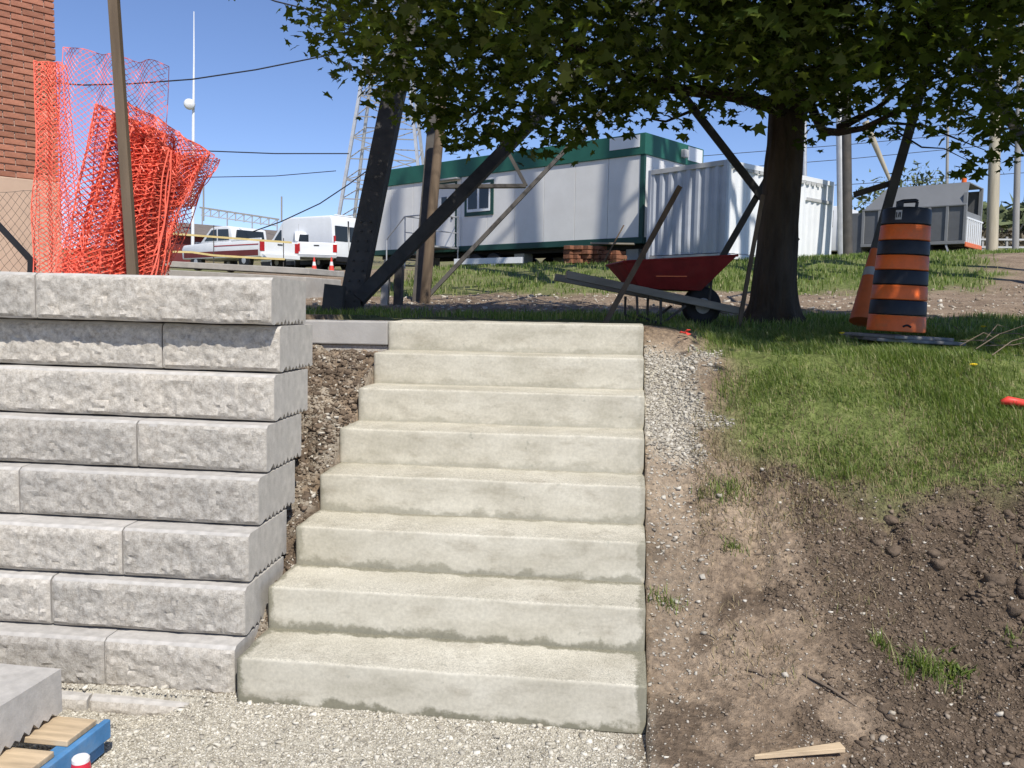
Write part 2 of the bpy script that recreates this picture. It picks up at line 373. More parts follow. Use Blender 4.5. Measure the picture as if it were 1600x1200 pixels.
# ------------------------------------------------------------------ terrain
H, TR, X0, WID, Y0, CC = .178, .2977, .1133, 1.527, 2.9617, .0842
ZTOP = EYE-CC; XL = X0-WID
def bankz(x, y):
    z = np.interp(y, [4.9, 6, 8, 9.5, 11.5, 14, 20, 23, 30, 60, 100, 180, 400, 900],
                  [1.235, 1.285, 1.39, 1.43, 1.52, 1.72, 2.52, 2.74, 3.0, 5.0, 8.5, 14, 22, 30])
    return z+np.clip((y-10)/9, 0, 1)*.036*np.clip(x, -16, 14)
def G(x, y):
    x = np.asarray(x, float); y = np.asarray(y, float)
    fine = fbm(x, y, 2.1, 4)
    right = np.interp(y, [2.72, 2.95, 3.2, 4.95, 5.1], [0, .05, .17, 1.235, 1.245])
    rr = right-.06*np.exp(-((x-.27)/.13)**2)*sstep(2.9, 3.3, y)+fine*.05*sstep(2.8, 3.2, y)
    clod = sstep(.75, 1.1, x)*sstep(4.35, 3.9, y)*sstep(2.75, 3.2, y)
    rr = rr+clod*(.08*fbm(x, y, 4, 3)+.10*np.abs(vnoise(x, y, 8))+.03*np.abs(vnoise(x, y, 17)))+(fbm(x, y, 9, 2)*.022+.016*np.abs(vnoise(x, y, 21))+.013*np.abs(vnoise(x+3, y, 37))+.008*vnoise(x, y+5, 61)-.05*np.exp(-((x-.62-.1*(y-4))/.06)**2)*sstep(3.3, 3.7, y))*sstep(2.9, 3.3, y)*sstep(4.7, 4.3, y)
    rr = rr-.075*sstep(.85, 1.15, x)*sstep(4.06, 3.98, y+.10*(x-1)+.25*vnoise(x, y, 3))*sstep(3.0, 3.5, y)
    rr = rr+.09*sstep(1.1, 2.2, x)*sstep(2.8, 3.4, y)*sstep(4.9, 4.2, y)
    under = np.minimum(np.interp(y, [2.9, 5.0], [-.1, 1.1]), 1.1)
    left = np.interp(y, [3.05, 3.35, 3.7, 4.85, 5.1], [0, .22, .46, 1.17, 1.22])+(fbm(x, y, 6, 4)*.13+.02*np.abs(vnoise(x, y, 23))+.014*np.abs(vnoise(x, y, 41)))*sstep(3.2, 3.6, y)
    fill = np.where(y > 3.55, 1.46, 0)+fine*.02
    left = left*(1-sstep(-1.85, -2.2, x))+fill*sstep(-1.85, -2.2, x)
    near = np.where(x > X0+.004, rr, np.where(x > XL-.004, under, left))
    front = fine*.012-.004-.065*sstep(-1.50, -1.75, x)*sstep(2.65, 2.85, y)
    near = np.where((x <= X0+.004) & (y < 2.97), front, near)
    near = near*sstep(2.55, 2.75, y)+front*(1-sstep(2.55, 2.75, y))
    b = bankz(x, y)
    lefttop = 1.392+fine*.012
    lv = np.maximum(b, lefttop)*1.0
    back = np.where(x < .1, lv, lv*(1-sstep(.1, .9, x))+b*sstep(.1, .9, x))
    back = np.where(x < -2.0, np.maximum(back, 1.43*(1-sstep(6, 9, y))+b*sstep(6, 9, y)), back)
    back = back+fine*.035*sstep(5.2, 7, y)*(1+.05*np.clip(y-6, 0, 30))
    t = sstep(5.05, 5.3, y)
    back = np.where((x > XL-.6) & (x < X0) & (y < 5.36), 1.1, back)
    return near*(1-t)+back*t
def masks(x, y):
    n = fbm(x, y, 1.7, 4); n2 = fbm(x, y, 6, 3)
    gv = sstep(3.10, 2.98, y+n2*.06)*sstep(.26, .06, x+n*.25)
    strip = .85*sstep(.50, .30, x+n2*.3)*sstep(3.95, 4.35, y+n*.5+n2*.2)*sstep(5.2, 5.05, y)*(x > 0)
    strip2 = .10*sstep(.40, .2, x+n2*.15)*sstep(3.0, 3.5, y+n*.4)*(y < 4.3)*(x > 0)
    gv = np.maximum(gv, np.maximum(strip, strip2))
    leftg = .35*sstep(.0, .25, n2)*(x < XL)*(x > -2.4)*(y < 5.1)*(y > 3.2)
    gv = np.maximum(gv, leftg)
    edge = 4.10-.22*np.clip(x-1.0, 0, 1.6)*.5+.10*np.exp(-((x-.6)/.2)**2)
    gr = sstep(edge-.06, edge+.16, y+n*.30)*sstep(.36, .62, x+n*.22)
    gr = np.where(y > 5.1, sstep(.30, .62, x+n*.25), gr)
    rear = sstep(5.6, 6.0, y+n*.5); gr = np.maximum(gr, rear*.8)
    # bare dirt track, then the grass bank
    k = y-.05*x
    dirt = sstep(9.6, 10.2, k+n*.8)*sstep(14.8, 14.0, k+n*.9)
    dirt = np.maximum(dirt, sstep(0, .6, x-(4.0+.33*(y-10))+n*.8)*sstep(9.3, 10, y)*sstep(23, 20.5, y+n*2)*(1-sstep(1.0, 1.5, x-(4.6+.33*(y-10))+n*.8)*sstep(12.5, 13.5, y+n)))
    dirt = np.maximum(dirt, sstep(-3.4, -4.6, x+n*.8+(y-12)*.12)*sstep(7, 9, y))
    gr = gr*(1-dirt)
    gr = np.where(y > 26, np.maximum(0, .5-n), gr)
    dk = sstep(.72, 1.0, x+n*.35)*sstep(4.3, 3.9, y+n*.3)
    dk = np.maximum(dk, .8*sstep(.10, .3, n2)*(x > 0)*(y < 4.2))
    dk = np.maximum(dk, .75*sstep(-.05, .3, n)*(x < XL)*(y < 5.1)*(y > 3.0))
    return np.clip(gr, 0, 1), np.clip(gv, 0, 1), np.clip(dk, 0, 1)
def axis(*segs):
    out = []
    for a, b, st in segs: out += list(np.arange(a, b-1e-6, st))
    out.append(segs[-1][1]); return np.array(out)
gx = axis((-900, -60, 60), (-60, -12, 3), (-12, -4.5, .5), (-4.5, -2.4, .15), (-2.4, XL-.006, .014), (XL-.006, XL+.006, .006), (XL+.006, X0-.006, .1),
          (X0-.006, X0+.006, .006), (X0+.006, 2.4, .0135), (2.4, 2.6, .03), (2.6, 4.6, .06), (4.6, 14, .4), (14, 60, 3), (60, 900, 60))
gy = axis((-60, -4, 8), (-4, 1.8, .4), (1.8, 2.6, .03), (2.6, 4.6, .0135), (4.6, 5.4, .025), (5.4, 7, .06), (7, 16, .2), (16, 30, .5), (30, 120, 4), (120, 1200, 60))
GX, GY = np.meshgrid(gx, gy); GZ = G(GX, GY)
vv = np.stack([GX, GY, GZ], -1).reshape(-1, 3); nx = len(gx)
ii = np.arange(len(gy)-1)[:, None]*nx+np.arange(nx-1)[None]; ii = ii.ravel()
gme = raw_mesh('ground', vv, np.stack([ii, ii+1, ii+nx+1, ii+nx], 1))
ca = gme.color_attributes.new('mask', 'FLOAT_COLOR', 'POINT')
mg, mv, md = masks(vv[:, 0], vv[:, 1])
ca.data.foreach_set('color', np.stack([mg, mv, md, np.ones_like(mg)], 1).astype(np.float32).ravel())
tag(link('ground', gme, M['ground'], smooth=True), 'sloping ground of bare soil, pale gravel and turf', None, kind='structure')

def scatter_rocks(name, mat, xs, ys, sizes, label, flat=.7, sink=.25, parent=None):
    n = len(xs); zs = G(xs, ys)
    cube = np.array([(x, y, z) for x in (-1, 1) for y in (-1, 1) for z in (-1, 1)], float)
    v = cube[None]*(.55+.55*rng.random((n, 8, 1)))+rng.normal(0, .16, (n, 8, 3))
    v = v*np.stack([1+.5*rng.random(n), .8+.4*rng.random(n), flat*(.6+.7*rng.random(n))], 1)[:, None]*.5
    a = rng.random(n)*6.283; c, s = np.cos(a)[:, None], np.sin(a)[:, None]
    tl = rng.normal(0, .35, n)[:, None]
    x, y, z = v[..., 0], v[..., 1], v[..., 2]
    x, z = x*np.cos(tl)-z*np.sin(tl), x*np.sin(tl)+z*np.cos(tl)
    v = np.stack([x*c-y*s, x*s+y*c, z], -1)*sizes[:, None, None]
    v += np.stack([xs, ys, zs+sizes*flat*(.5-sink)], 1)[:, None]
    q = np.array([(0,1,3,2),(4,6,7,5),(0,4,5,1),(2,3,7,6),(0,2,6,4),(1,5,7,3)])
    fs = (q[None]+(np.arange(n)*8)[:, None, None]).reshape(-1, 4)
    return tag(link(name, raw_mesh(name, v.reshape(-1, 3), fs), mat), label, None, kind='stuff')
def pick(n, x0, x1, y0, y1, fn):
    xs = rng.uniform(x0, x1, n); ys = rng.uniform(y0, y1, n); k = fn(xs, ys) > rng.random(n); return xs[k], ys[k]
# pale crushed limestone at the foot and beside the steps
xs, ys = pick(95000, -2.5, .7, 2.1, 3.1, lambda x, y: masks(x, y)[1]*((y < 2.96) | (x > X0) | (x < XL)))
xk = (xs > XL) | (ys < 3.04); xs, ys = xs[xk], ys[xk]
scatter_rocks('gravel', M['gravel'], xs, ys, rng.choice([.003, .005, .0085, .017], len(xs), p=[.58, .34, .074, .006])*rng.uniform(.7, 1.3, len(xs)), 'pale crushed limestone at the foot of the steps')
xs, ys = pick(30000, X0+.01, .8, 3.0, 5.2, lambda x, y: masks(x, y)[1])
scatter_rocks('gravel', M['gravel2'], xs, ys, rng.choice([.006, .010, .017], len(xs), p=[.5, .4, .10])*rng.uniform(.7, 1.3, len(xs)), 'strip of pale gravel running up beside the steps')
xs, ys = pick(9000, -2.1, XL-.01, 3.1, 5.05, lambda x, y: .25+.6*masks(x, y)[1])
scatter_rocks('pebbles', M['pebble'], xs, ys, rng.choice([.006, .011, .020], len(xs), p=[.55, .35, .1])*rng.uniform(.7, 1.3, len(xs)), 'stones in the soil bank between wall and steps')
xs, ys = pick(12000, X0+.02, 2.6, 2.3, 4.4, lambda x, y: .55*(1-masks(x, y)[0])*(1-.5*sstep(.9, 1.3, x)))
scatter_rocks('pebbles', M['pebble'], xs, ys, rng.choice([.004, .007, .012, .024], len(xs), p=[.6, .32, .075, .005])*rng.uniform(.7, 1.3, len(xs)), 'loose stones on the bare slope beside the steps')
xs, ys = pick(90000, .6, 3.4, 2.6, 4.5, lambda x, y: masks(x, y)[2]*(1-masks(x, y)[0])*.9)
scatter_rocks('soil_clods', M['clod'], xs, ys, rng.choice([.004, .007, .012], len(xs), p=[.66, .287, .053])*rng.uniform(.7, 1.3, len(xs)), 'dark crumbly soil clods on the cut slope', .8, .3)
xs, ys = pick(14000, -2.1, XL-.01, 3.1, 5.0, lambda x, y: .8+0*x)
scatter_rocks('soil_clods', M['clod'], xs, ys, rng.choice([.005, .010, .022], len(xs), p=[.68, .28, .04])*rng.uniform(.7, 1.3, len(xs)), 'crumbly soil in the cut between wall and steps', .8, .3)
xs, ys = pick(4500, -5, 9, 9.5, 15, lambda x, y: (1-masks(x, y)[0])*.6)
scatter_rocks('soil_clods', M['pebble'], xs, ys, rng.choice([.02, .03, .055], len(xs), p=[.6, .33, .07])*rng.uniform(.7, 1.3, len(xs)), 'lumps on the bare dirt track behind the steps', .7, .35)

def scatter_lumps(name, mat, xs, ys, sizes, label):
    bm = bmesh.new(); bmesh.ops.create_icosphere(bm, subdivisions=2, radius=1); bm.verts.index_update()
    T = np.array([v.co[:] for v in bm.verts]); F = np.array([[v.index for v in f.verts] for f in bm.faces]); bm.free()
    n = len(xs); V_ = np.zeros((n, len(T), 3)); zs = G(xs, ys)
    for k in range(n):
        o_ = rng.uniform(-50, 50, 3)
        d = np.array([1+.55*mnoise.noise(Vector(t*1.1+o_))+.35*mnoise.noise(Vector(t*2.7+o_))+.16*mnoise.noise(Vector(t*6+o_)) for t in T])
        a_ = rng.random()*6.283; c, s_ = math.cos(a_), math.sin(a_); P_ = T*d[:, None]*np.array([1+.5*rng.random(), .9, .75])
        V_[k] = np.stack([P_[:, 0]*c-P_[:, 1]*s_, P_[:, 0]*s_+P_[:, 1]*c, P_[:, 2]], 1)*sizes[k]+np.array([xs[k], ys[k], zs[k]+sizes[k]*.05])
    return tag(link(name, raw_mesh(name, V_.reshape(-1, 3), (F[None]+(np.arange(n)*len(T))[:, None, None]).reshape(-1, 3)), mat), label, None, kind='stuff')
xs, ys = pick(5200, .75, 3.2, 2.7, 4.2, lambda x, y: masks(x, y)[2]*(1-masks(x, y)[0])*np.clip(.25+1.6*fbm(x, y, 2.6, 3)+.4*sstep(1.1, 1.9, x), 0, 1))
scatter_lumps('earth_lumps', M['ground_lump'], xs, ys, rng.choice([.0055, .009, .014, .026], len(xs), p=[.48, .36, .145, .015])*rng.uniform(.8, 1.25, len(xs)), 'broken dark earth lumps on the dug slope')
xs, ys = pick(700, -2.0, XL-.03, 3.4, 4.95, lambda x, y: .7+0*x)
scatter_lumps('earth_lumps', M['ground_lump'], xs, ys, rng.choice([.006, .012, .022], len(xs), p=[.5, .38, .12]), 'broken earth lumps in the cut behind the block wall')
def scatter_blades(name, mat, xs, ys, hts, wds, label, lean=.5, comb=(0, 0)):
    n = len(xs); zs = G(xs, ys)-.005; a = rng.random(n)*6.283
    d = np.stack([np.cos(a), np.sin(a)], 1); sd = np.stack([-d[:, 1], d[:, 0]], 1)
    ln = (np.abs(rng.normal(0, lean, n))[:, None]*d+np.array(comb))
    def pt(t, wsc, curve):
        xy = np.stack([xs, ys], 1)+ln*(hts*curve)[:, None]
        z = zs+hts*t
        return xy, z
    P = []
    for t, cv, wsc in ((0, 0, 1), (.55, .28, .8), (.9, .95, 0)):
        xy, z = pt(t, wsc, cv)
        if wsc > 0:
            for sg in (-1, 1): P.append(np.concatenate([xy+sg*sd*(wds*wsc/2)[:, None], z[:, None]], 1))
        else: P.append(np.concatenate([xy, z[:, None]], 1))
    v = np.stack(P, 1)
    q = np.array([(0, 1, 3), (0, 3, 2), (2, 3, 4)])
    fs = (q[None]+(np.arange(n)*5)[:, None, None]).reshape(-1, 3)
    return tag(link(name, raw_mesh(name, v.reshape(-1, 3), fs), mat), label, None, kind='stuff')
def onground(px, py, z_guess):
    q = ray(px, py); o_ = np.array([0, 0, EYE]); t = 1.0
    for k in range(4000):
        p = o_+q*t
        if p[2] < float(G(p[0], p[1])): return p
        t += .01
    return o_+q*5
DRX, DRY = onground(1398, 536, 0)[:2]
def gdens(x, y): return masks(x, y)[0]*np.clip(.42+1.7*fbm(x, y, 2.4, 3)+.35*sstep(.5, 1.6, x)*sstep(3.9, 4.6, y), .04, 1)
xs, ys = pick(210000, .3, 4.2, 4.0, 7.0, lambda x, y: gdens(x, y)*(1-.93*np.exp(-(((x-DRX-.03)/.46)**2+((y-DRY+.08)/.46)**2)**3)))
cl = np.clip(.75+1.5*fbm(xs, ys, 3.2, 3), .3, 1.6)
scatter_blades('grass', M['blade'], xs, ys, rng.uniform(.025, .075, len(xs))*cl, rng.uniform(.0025, .0045, len(xs)), 'shaggy green lawn grass on top of the bank', .55, (-.25, -.1))
xs, ys = pick(36000, -4, 8, 7.0, 10.4, gdens)
scatter_blades('grass', M['blade'], xs, ys, rng.uniform(.05, .10, len(xs)), rng.uniform(.006, .010, len(xs)), 'shaded lawn grass around the tree trunk')
xs, ys = pick(60000, -5, 13, 12.5, 25, gdens)
scatter_blades('grass', M['blade'], xs, ys, rng.uniform(.06, .14, len(xs)), rng.uniform(.012, .022, len(xs)), 'sunlit grass bank below the site trailer')
xs, ys = pick(42000, .35, 2.8, 3.1, 4.9, lambda x, y: np.clip(.9*np.exp(-((y-4.2+.1*x)/.33)**2)+.35*sstep(-.02, .3, fbm(x, y, 3.3, 3)), 0, 1)*(1-.85*sstep(.85, 1.15, x)*(y < 3.95)))
scatter_blades('dry_grass', M['straw'], xs, ys, rng.uniform(.015, .055, len(xs)), rng.uniform(.002, .004, len(xs)), 'dry trampled grass along the edge of the cut slope', 1.0)

# ------------------------------------------------------------------ concrete steps
st = thing('concrete_steps', 'flight of eight cream cast concrete steps beside block wall', 'steps', ((X0+XL)/2, Y0, 0))
def step_mesh(seed):
    # local: x centred, y from the riser face back, z from the underside; eased nosing, faces gently uneven
    prof = [(0, 0)]+[(0, z) for z in np.linspace(.02, H-.013, 7)]
    for a in (25, 50, 75): prof.append((.009-.009*math.cos(R(a)), H-.011+.009*math.sin(R(a))))
    prof += [(y, H-.002+.004*(y/.36)) for y in np.linspace(.016, .37, 9)]
    prof += [(.37, 0)]
    nx_ = 64; hx = WID/2; xs_ = [-hx, -hx+.006, -hx+.018]+list(np.linspace(-hx+.05, hx-.05, nx_))+[hx-.018, hx-.006, hx]
    vs = []; fs = []; n = len(prof)
    for i, x in enumerate(xs_):
        e = min(x+hx, hx-x); sh = .008*max(0, 1-e/.012)**1.5+.006*max(0, mnoise.noise(Vector((x*9, seed*3.3, 0)))-.25)
        for j, (y, z) in enumerate(prof):
            p = Vector((x*2.3+seed*9.1, y*5, z*5)); d = mnoise.noise(p)*.0045+mnoise.noise(p*4)*.0016
            yy, zz = y, z
            if j < 11: yy = y+d+sh
            if 8 <= j < n-1: zz = z+d*.8-sh*(1 if j < 14 else .4)
            vs.append((x, yy, zz))
    for i in range(len(xs_)-1):
        for j in range(n):
            a = i*n+j; b = i*n+(j+1) % n; fs.append((a, b, b+n, a+n))
    fs.append(tuple(range(n))[::-1]); fs.append(tuple((len(xs_)-1)*n+k for k in range(n)))
    mb = MB(); mb.v = vs; mb.f = fs; return mb.mesh('step')
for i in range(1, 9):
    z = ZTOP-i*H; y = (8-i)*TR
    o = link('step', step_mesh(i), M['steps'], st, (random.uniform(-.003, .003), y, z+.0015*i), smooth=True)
    o.data.set_sharp_from_angle(angle=R(50))

# ------------------------------------------------------------------ retaining wall of split faced blocks
XE = -1.45; HW = .2035; WALLROT = R(2.0)
wall = thing('retaining_wall', 'battered retaining wall of pale grey split face concrete blocks', 'wall', (XE, 3.03, 0), WALLROT)
wall.rotation_euler = (0, .010, WALLROT)
def block_mesh(L, dep, hgt, seed, smooth_end=True):
    # local: right end at x=0, runs to -L; front face at y=0 bulging towards -y; grooved underside
    nz_ = 16; prof = []
    for k in range(nz_): prof.append((0, .010+(hgt-.026)*k/(nz_-1), 'f'))
    prof += [(.004, hgt-.010, 'c'), (.010, hgt-.005, 'c'), (.05, hgt-.004, 't'), (dep, hgt-.004, 'b'), (dep, .006, 'b')]
    y = dep-.03; k = 0
    while y > .06:
        prof.append((y, .003 if k % 2 == 0 else .022+.006*math.sin(k*2.3+seed), 'z')); y -= .021; k += 1
    prof += [(.035, .004, 'z'), (.006, .004, 'c')]
    n = len(prof); nx_ = max(10, int(L/.013)); xs_ = [0, -.006]+[-.012-(L-.024)*i/nx_ for i in range(nx_+1)]+[-L+.006, -L]
    vs = []; fs = []
    for i, x in enumerate(xs_):
        e = min(-x, L+x); ed = min(1, max(0, (e-.003)/.012))
        for (yy, zz, t) in prof:
            if t == 'f':
                ez = min(1, max(0, min(zz-.008, hgt-.020-zz)/.012)); p = Vector((x*3.2+seed*5.7, seed*2.3, zz*3.4))
                d = .011+.004*mnoise.noise(p*1.3)+.006*mnoise.noise(p*4.0)+.007*mnoise.noise(p*10)+.007*mnoise.noise(p*23)
                d = max(.002, d)*(.18+.82*ed)*(.15+.85*ez)
                vs.append((x, yy-d, zz+.003*mnoise.noise(p*5)))
            else:
                p = Vector((x*6+seed, yy*8, zz*8)); q = mnoise.noise(p)*.0025
                vs.append((x, yy+q+(.006 if (t == 'c' and e < .004) else 0), zz+q))
    for i in range(len(xs_)-1):
        for j in range(n):
            a = i*n+j; b = i*n+(j+1) % n; fs.append((a, b, b+n, a+n))
    fs.append(tuple(range(n))[::-1]); fs.append(tuple((len(xs_)-1)*n+k for k in range(n)))
    mb = MB(); mb.v = vs; mb.f = fs; me = mb.mesh('block')
    me.materials.append(M['blockface']); me.materials.append(M['split'])
    mi = np.zeros(len(me.polygons), np.int32); nrm = np.zeros(len(me.polygons)*3, np.float32); ctr = nrm.copy()
    me.polygons.foreach_get('normal', nrm); me.polygons.foreach_get('center', ctr)
    nrm = nrm.reshape(-1, 3); ctr = ctr.reshape(-1, 3)
    mi[(ctr[:, 1] < .001) & (ctr[:, 2] > .01) & (ctr[:, 2] < hgt-.02)] = 1
    me.polygons.foreach_set('material_index', mi)
    return me
# course: front plane distance, joints as photo columns
courses = [(1, 3.412, [63, -260]), (2, 3.498, [257, -60, -330]), (3, 3.435, [-28, -330]), (4, 3.352, [218, -95]), (5, 3.272, [40, -300]),
           (6, 3.165, [195, -110]), (7, 3.122, [87, -250]), (8, 3.036, [168, -120]), (9, 2.955, [140, -180])]
rowy = {1: 465, 2: 545, 3: 620, 4: 700, 5: 780, 6: 865, 7: 950, 8: 1040, 9: 1110}
sd = 0
for i, yf, joints in courses:
    right = 0.0
    for jx in joints+[-560]:
        xw = aty(jx, rowy[i], yf)[0]
        L = (XE-xw)-right
        if L < .12: continue
        sd += 1
        o = link('block', block_mesh(L-.007, .42, HW, sd), None, wall, (-right+(0 if right else random.uniform(-.004, .004)), yf-3.03+random.uniform(-.003, .003), 1.607-i*HW), smooth=True)
        o.rotation_euler = (random.uniform(-.004, .004), 0, random.uniform(-.004, .004)); o.data.set_sharp_from_angle(angle=R(30))
        right += L

# kerb beside the top step
mb = MB(); mb.box((-2.7, Y0+7*TR+.012, ZTOP-.148), (XL-.004, Y0+7*TR+.36, ZTOP-.006))
solo('kerb_slab', mb, M['kerb'], 'dull grey concrete slab continuing left from the top step', 'slab', bevel=.008)
mb = MB(); mb.box((-1.85, Y0+7*TR+.035, ZTOP-.215), (XL-.004, Y0+7*TR+.33, ZTOP-.150))
solo('bedding_stone', mb, M['split'], 'rough dark stone tucked under the grey slab by the top step', 'stone', bevel=.006)

# ------------------------------------------------------------------ pallet, spare block, red can
pz = .13
pr = atz(163, 1122, pz)                       # rear right corner of the pallet top
pal = thing('wooden_pallet', 'wooden pallet with blue painted edge on the gravel', 'pallet', (pr[0], pr[1], 0), R(-1))
for k in range(5):
    y1 = -.012-k*.205
    MB().box((-1.0, y1-.145, pz-.020), (-.012+random.uniform(-.012, .004), y1, pz)).build('deck_board', M['pine'], pal, bevel=.003)
for x in (-.04, -.5, -.96):
    MB().box((x-.022, -1.1, .012), (x+.038, 0, pz-.0205)).build('stringer', M['bluepaint'] if x > -.1 else M['pine'], pal, bevel=.003)
tagl = [c for c in pal.children if c.name.startswith('stringer')][0]; tagl['label'] = 'blue painted side rail'
MB().box((-.002, -1.1, pz-.066), (.020, .004, pz-.004)).build('edge_board', M['bluepaint'], pal, bevel=.003)['label'] = 'blue painted edge board'
for y in (-.12, -.98):
    MB().box((-1.0, y-.09, -.004), (0, y, .0115)).build('base_board', M['pine'], pal, bevel=.002)
bc = atz(95, 1044, pz+.155)
sb = link('concrete_block', block_mesh(.9, .62, .155, 91), None, None, (bc[0], bc[1], pz+.002), (0, 0, R(168)), smooth=True)
sb.data.set_sharp_from_angle(angle=R(42))
# the block lies turned round: rear side away from the wall
sb.rotation_euler = (0, 0, R(-1)); sb.location = (bc[0]-.01, bc[1]-.62, pz+.002)
tag(sb, 'spare smooth-sided grey concrete block lying on the pallet', 'block')
cpos = atz(126, 1182, .165); cz = max(0, float(G(cpos[0], cpos[1])))
can = thing('red_can', 'small red can with white lid beside the blue pallet edge', 'can', (cpos[0], cpos[1], cz))
MB().lathe([(.022, 0), (.027, .004), (.027, .135), (.024, .15)], 24).build('body', M['redcan'], can, smooth='auto')
MB().lathe([(.0245, .1502), (.0245, .161), (.021, .165)], 24).build('lid', M['lid'], can, smooth='auto')

# ------------------------------------------------------------------ brick building at the left edge
bd = hdir(.70, .715); bcn = at(93, 285, 10.3); bz = bcn[2]
bld = thing('brick_building', 'red brick building with tan rendered base at the photo edge', 'building', (bcn[0], bcn[1], float(G(bcn[0], bcn[1]))-.2), rotz_of(bd))
zb = bz-bld.location.z
# local x runs along the face to the corner at x=0; outward face is -y
MB().box((-7, .02, 0), (-.03, 6, zb+4.4)).build('wall', M['mortar'], bld)
MB().box((-7, -.02, 0), (0.0, .0195, zb-.004)).build('rendered_base', M['foundation'], bld, bevel=.01)
bm0 = MB().box((-.112, -.004, .004), (.112, .05, .064)).mesh('brick', .004, 1); bm0.materials.append(M['brick'])
bmh = MB().box((-.053, -.004, .004), (.053, .05, .064)).mesh('brick', .004, 1); bmh.materials.append(M['brick'])
cnt = 0
for r_ in range(44):
    z = zb+r_*.0745; x = 0 if r_ % 2 == 0 else None
    xx = 0.0
    if r_ % 2: link('brick', bmh, None, bld, (-.054, random.uniform(-.003, .003), z)); xx = -.117
    for k in range(6):
        link('brick', bm0, None, bld, (xx-.113, random.uniform(-.003, .003), z+random.uniform(-.001, .001))); xx -= .236; cnt += 1
MB().box((-7.1, -.12, zb+4.4), (.12, 6.1, zb+4.6)).build('parapet', M['foundation'], bld, bevel=.01)

# ------------------------------------------------------------------ orange net, stake, chain link
def net(name, corners, d0, d1, label, cell=.042, fold=.03, waves=3, layers=1, group=None, th=.0027, mat='orange_net', ph=0, sag=0.0):
    # corners TL TR BL BR as photo points; a draped sheet of diamond mesh
    C = [at(px, py, d) for (px, py), d in zip(corners, (d0, d1, d0, d1))]
    V_, F_ = [], []
    for ly in range(layers):
        off = ly*.055
        TL, TR_, BL, BR = [Vector(c) for c in C]
        wd = ((TL-TR_).length+(BL-BR).length)/2; hg = ((TL-BL).length+(TR_-BR).length)/2
        nrm = Vector((_fw[0], _fw[1], 0)).normalized()
        def P(u, v):
            q = (TL*(1-u)+TR_*u)*(1-v)+(BL*(1-u)+BR*u)*v
            f_ = math.sin(u*waves*6.283+ph+ly*1.7+v*2.1)*fold+math.sin(v*5.1+u*3+ph*2+ly)*fold*.6
            e_ = mnoise.noise(Vector((u*3+ph, v*3+ly, ph)))*.05
            q = q+nrm*(f_+off)+Vector((_r[0], _r[1], 0))*e_*(.5+v*.3)
            return q+Vector((0, 0, -sag*math.sin(u*3.14)+mnoise.noise(Vector((u*5, v*2+ph, 3)))*.025))
        nu = max(2, int(wd/cell)); nv = max(2, int(hg/cell))
        ns = max(nu, nv)
        for dr in (1, -1):
            for k in range(-nv, nu+nv+1):
                pts = []
                for t in range(nv+1):
                    uu = (k+dr*t*.78)/nu
                    if 0 <= uu <= 1: pts.append(P(uu, t/nv))
                if len(pts) >= 2: yield_tube(V_, F_, pts, th)
        for uu in (0, 1): yield_tube(V_, F_, [P(uu, t/nv) for t in range(nv+1)], th*1.3)
        for v_ in (0, 1): yield_tube(V_, F_, [P(t/nu, v_) for t in range(nu+1)], th*1.3)
    mb = MB(); mb.v = V_; mb.f = F_
    me = bpy.data.meshes.new(name); me.from_pydata(V_, [], F_)
    return me
def yield_tube(V_, F_, pts, r_):
    b = len(V_); up = Vector((_fw[0], _fw[1], 0))
    for i, p in enumerate(pts):
        t = (pts[min(i+1, len(pts)-1)]-pts[max(i-1, 0)]).normalized(); e = t.cross(up).normalized(); g = up
        for a in (0, 2.094, 4.189): V_.append(tuple(p+(e*math.cos(a)+g*math.sin(a))*r_))
    for i in range(len(pts)-1):
        for k in range(3):
            a = b+i*3+k; c = b+i*3+(k+1) % 3; F_.append((a, c, c+3, a+3))
nt_root = thing('safety_net', 'orange plastic safety mesh bunched around the wooden stake', 'net', at(190, 440, 4.9))
def netpart(nm, *a, **k):
    me = net(nm, *a, **k); o = link(nm, me, M['orange_net'], nt_root); o.location = -Vector(nt_root.location); return o
netpart('mesh_fold', [(50, 96), (96, 98), (48, 436), (128, 436)], 5.0, 5.0, '', cell=.023, fold=.02, layers=2, ph=.4, th=.0024)
netpart('mesh_sheet', [(92, 70), (262, 104), (88, 436), (236, 436)], 5.0, 5.2, '', cell=.026, fold=.03, ph=1.1, th=.0018)
netpart('mesh_bundle', [(150, 165), (252, 205), (88, 436), (218, 436)], 5.0, 5.1, '', cell=.026, fold=.05, waves=4, layers=5, ph=2.0, th=.0032)
netpart('mesh_bundle', [(196, 195), (262, 232), (150, 436), (232, 436)], 4.95, 5.0, '', cell=.024, fold=.05, waves=5, layers=6, ph=.2, th=.0034)
netpart('mesh_lobe', [(196, 158), (327, 238), (198, 440), (238, 440)], 5.1, 5.2, '', cell=.025, fold=.04, waves=3, layers=3, ph=3.0, th=.0027)
netpart('mesh_lobe', [(225, 250), (326, 240), (205, 330), (292, 318)], 5.15, 5.2, '', cell=.023, fold=.04, waves=3, layers=4, ph=4.0, th=.0026)
mb = MB(); mb.bar(at(173, -70, 4.45), at(209, 448, 4.62), .050, .045, up=_fw)
solo('wooden_stake', mb, M['wood_post'], 'tall weathered square wooden stake through the orange net', 'stake', bevel=.004)
cl_root = thing('chain_link_fence', 'chain link fence in front of tan building base', 'fence', at(0, 440, 5.3))
me = net('wire_mesh', [(-160, 300), (62, 300), (-160, 440), (62, 440)], 5.3, 5.3, '', cell=.05, fold=0.002, th=.0012, ph=5)
o = link('wire_mesh', me, M['steel'], cl_root); o.location = -Vector(cl_root.location)
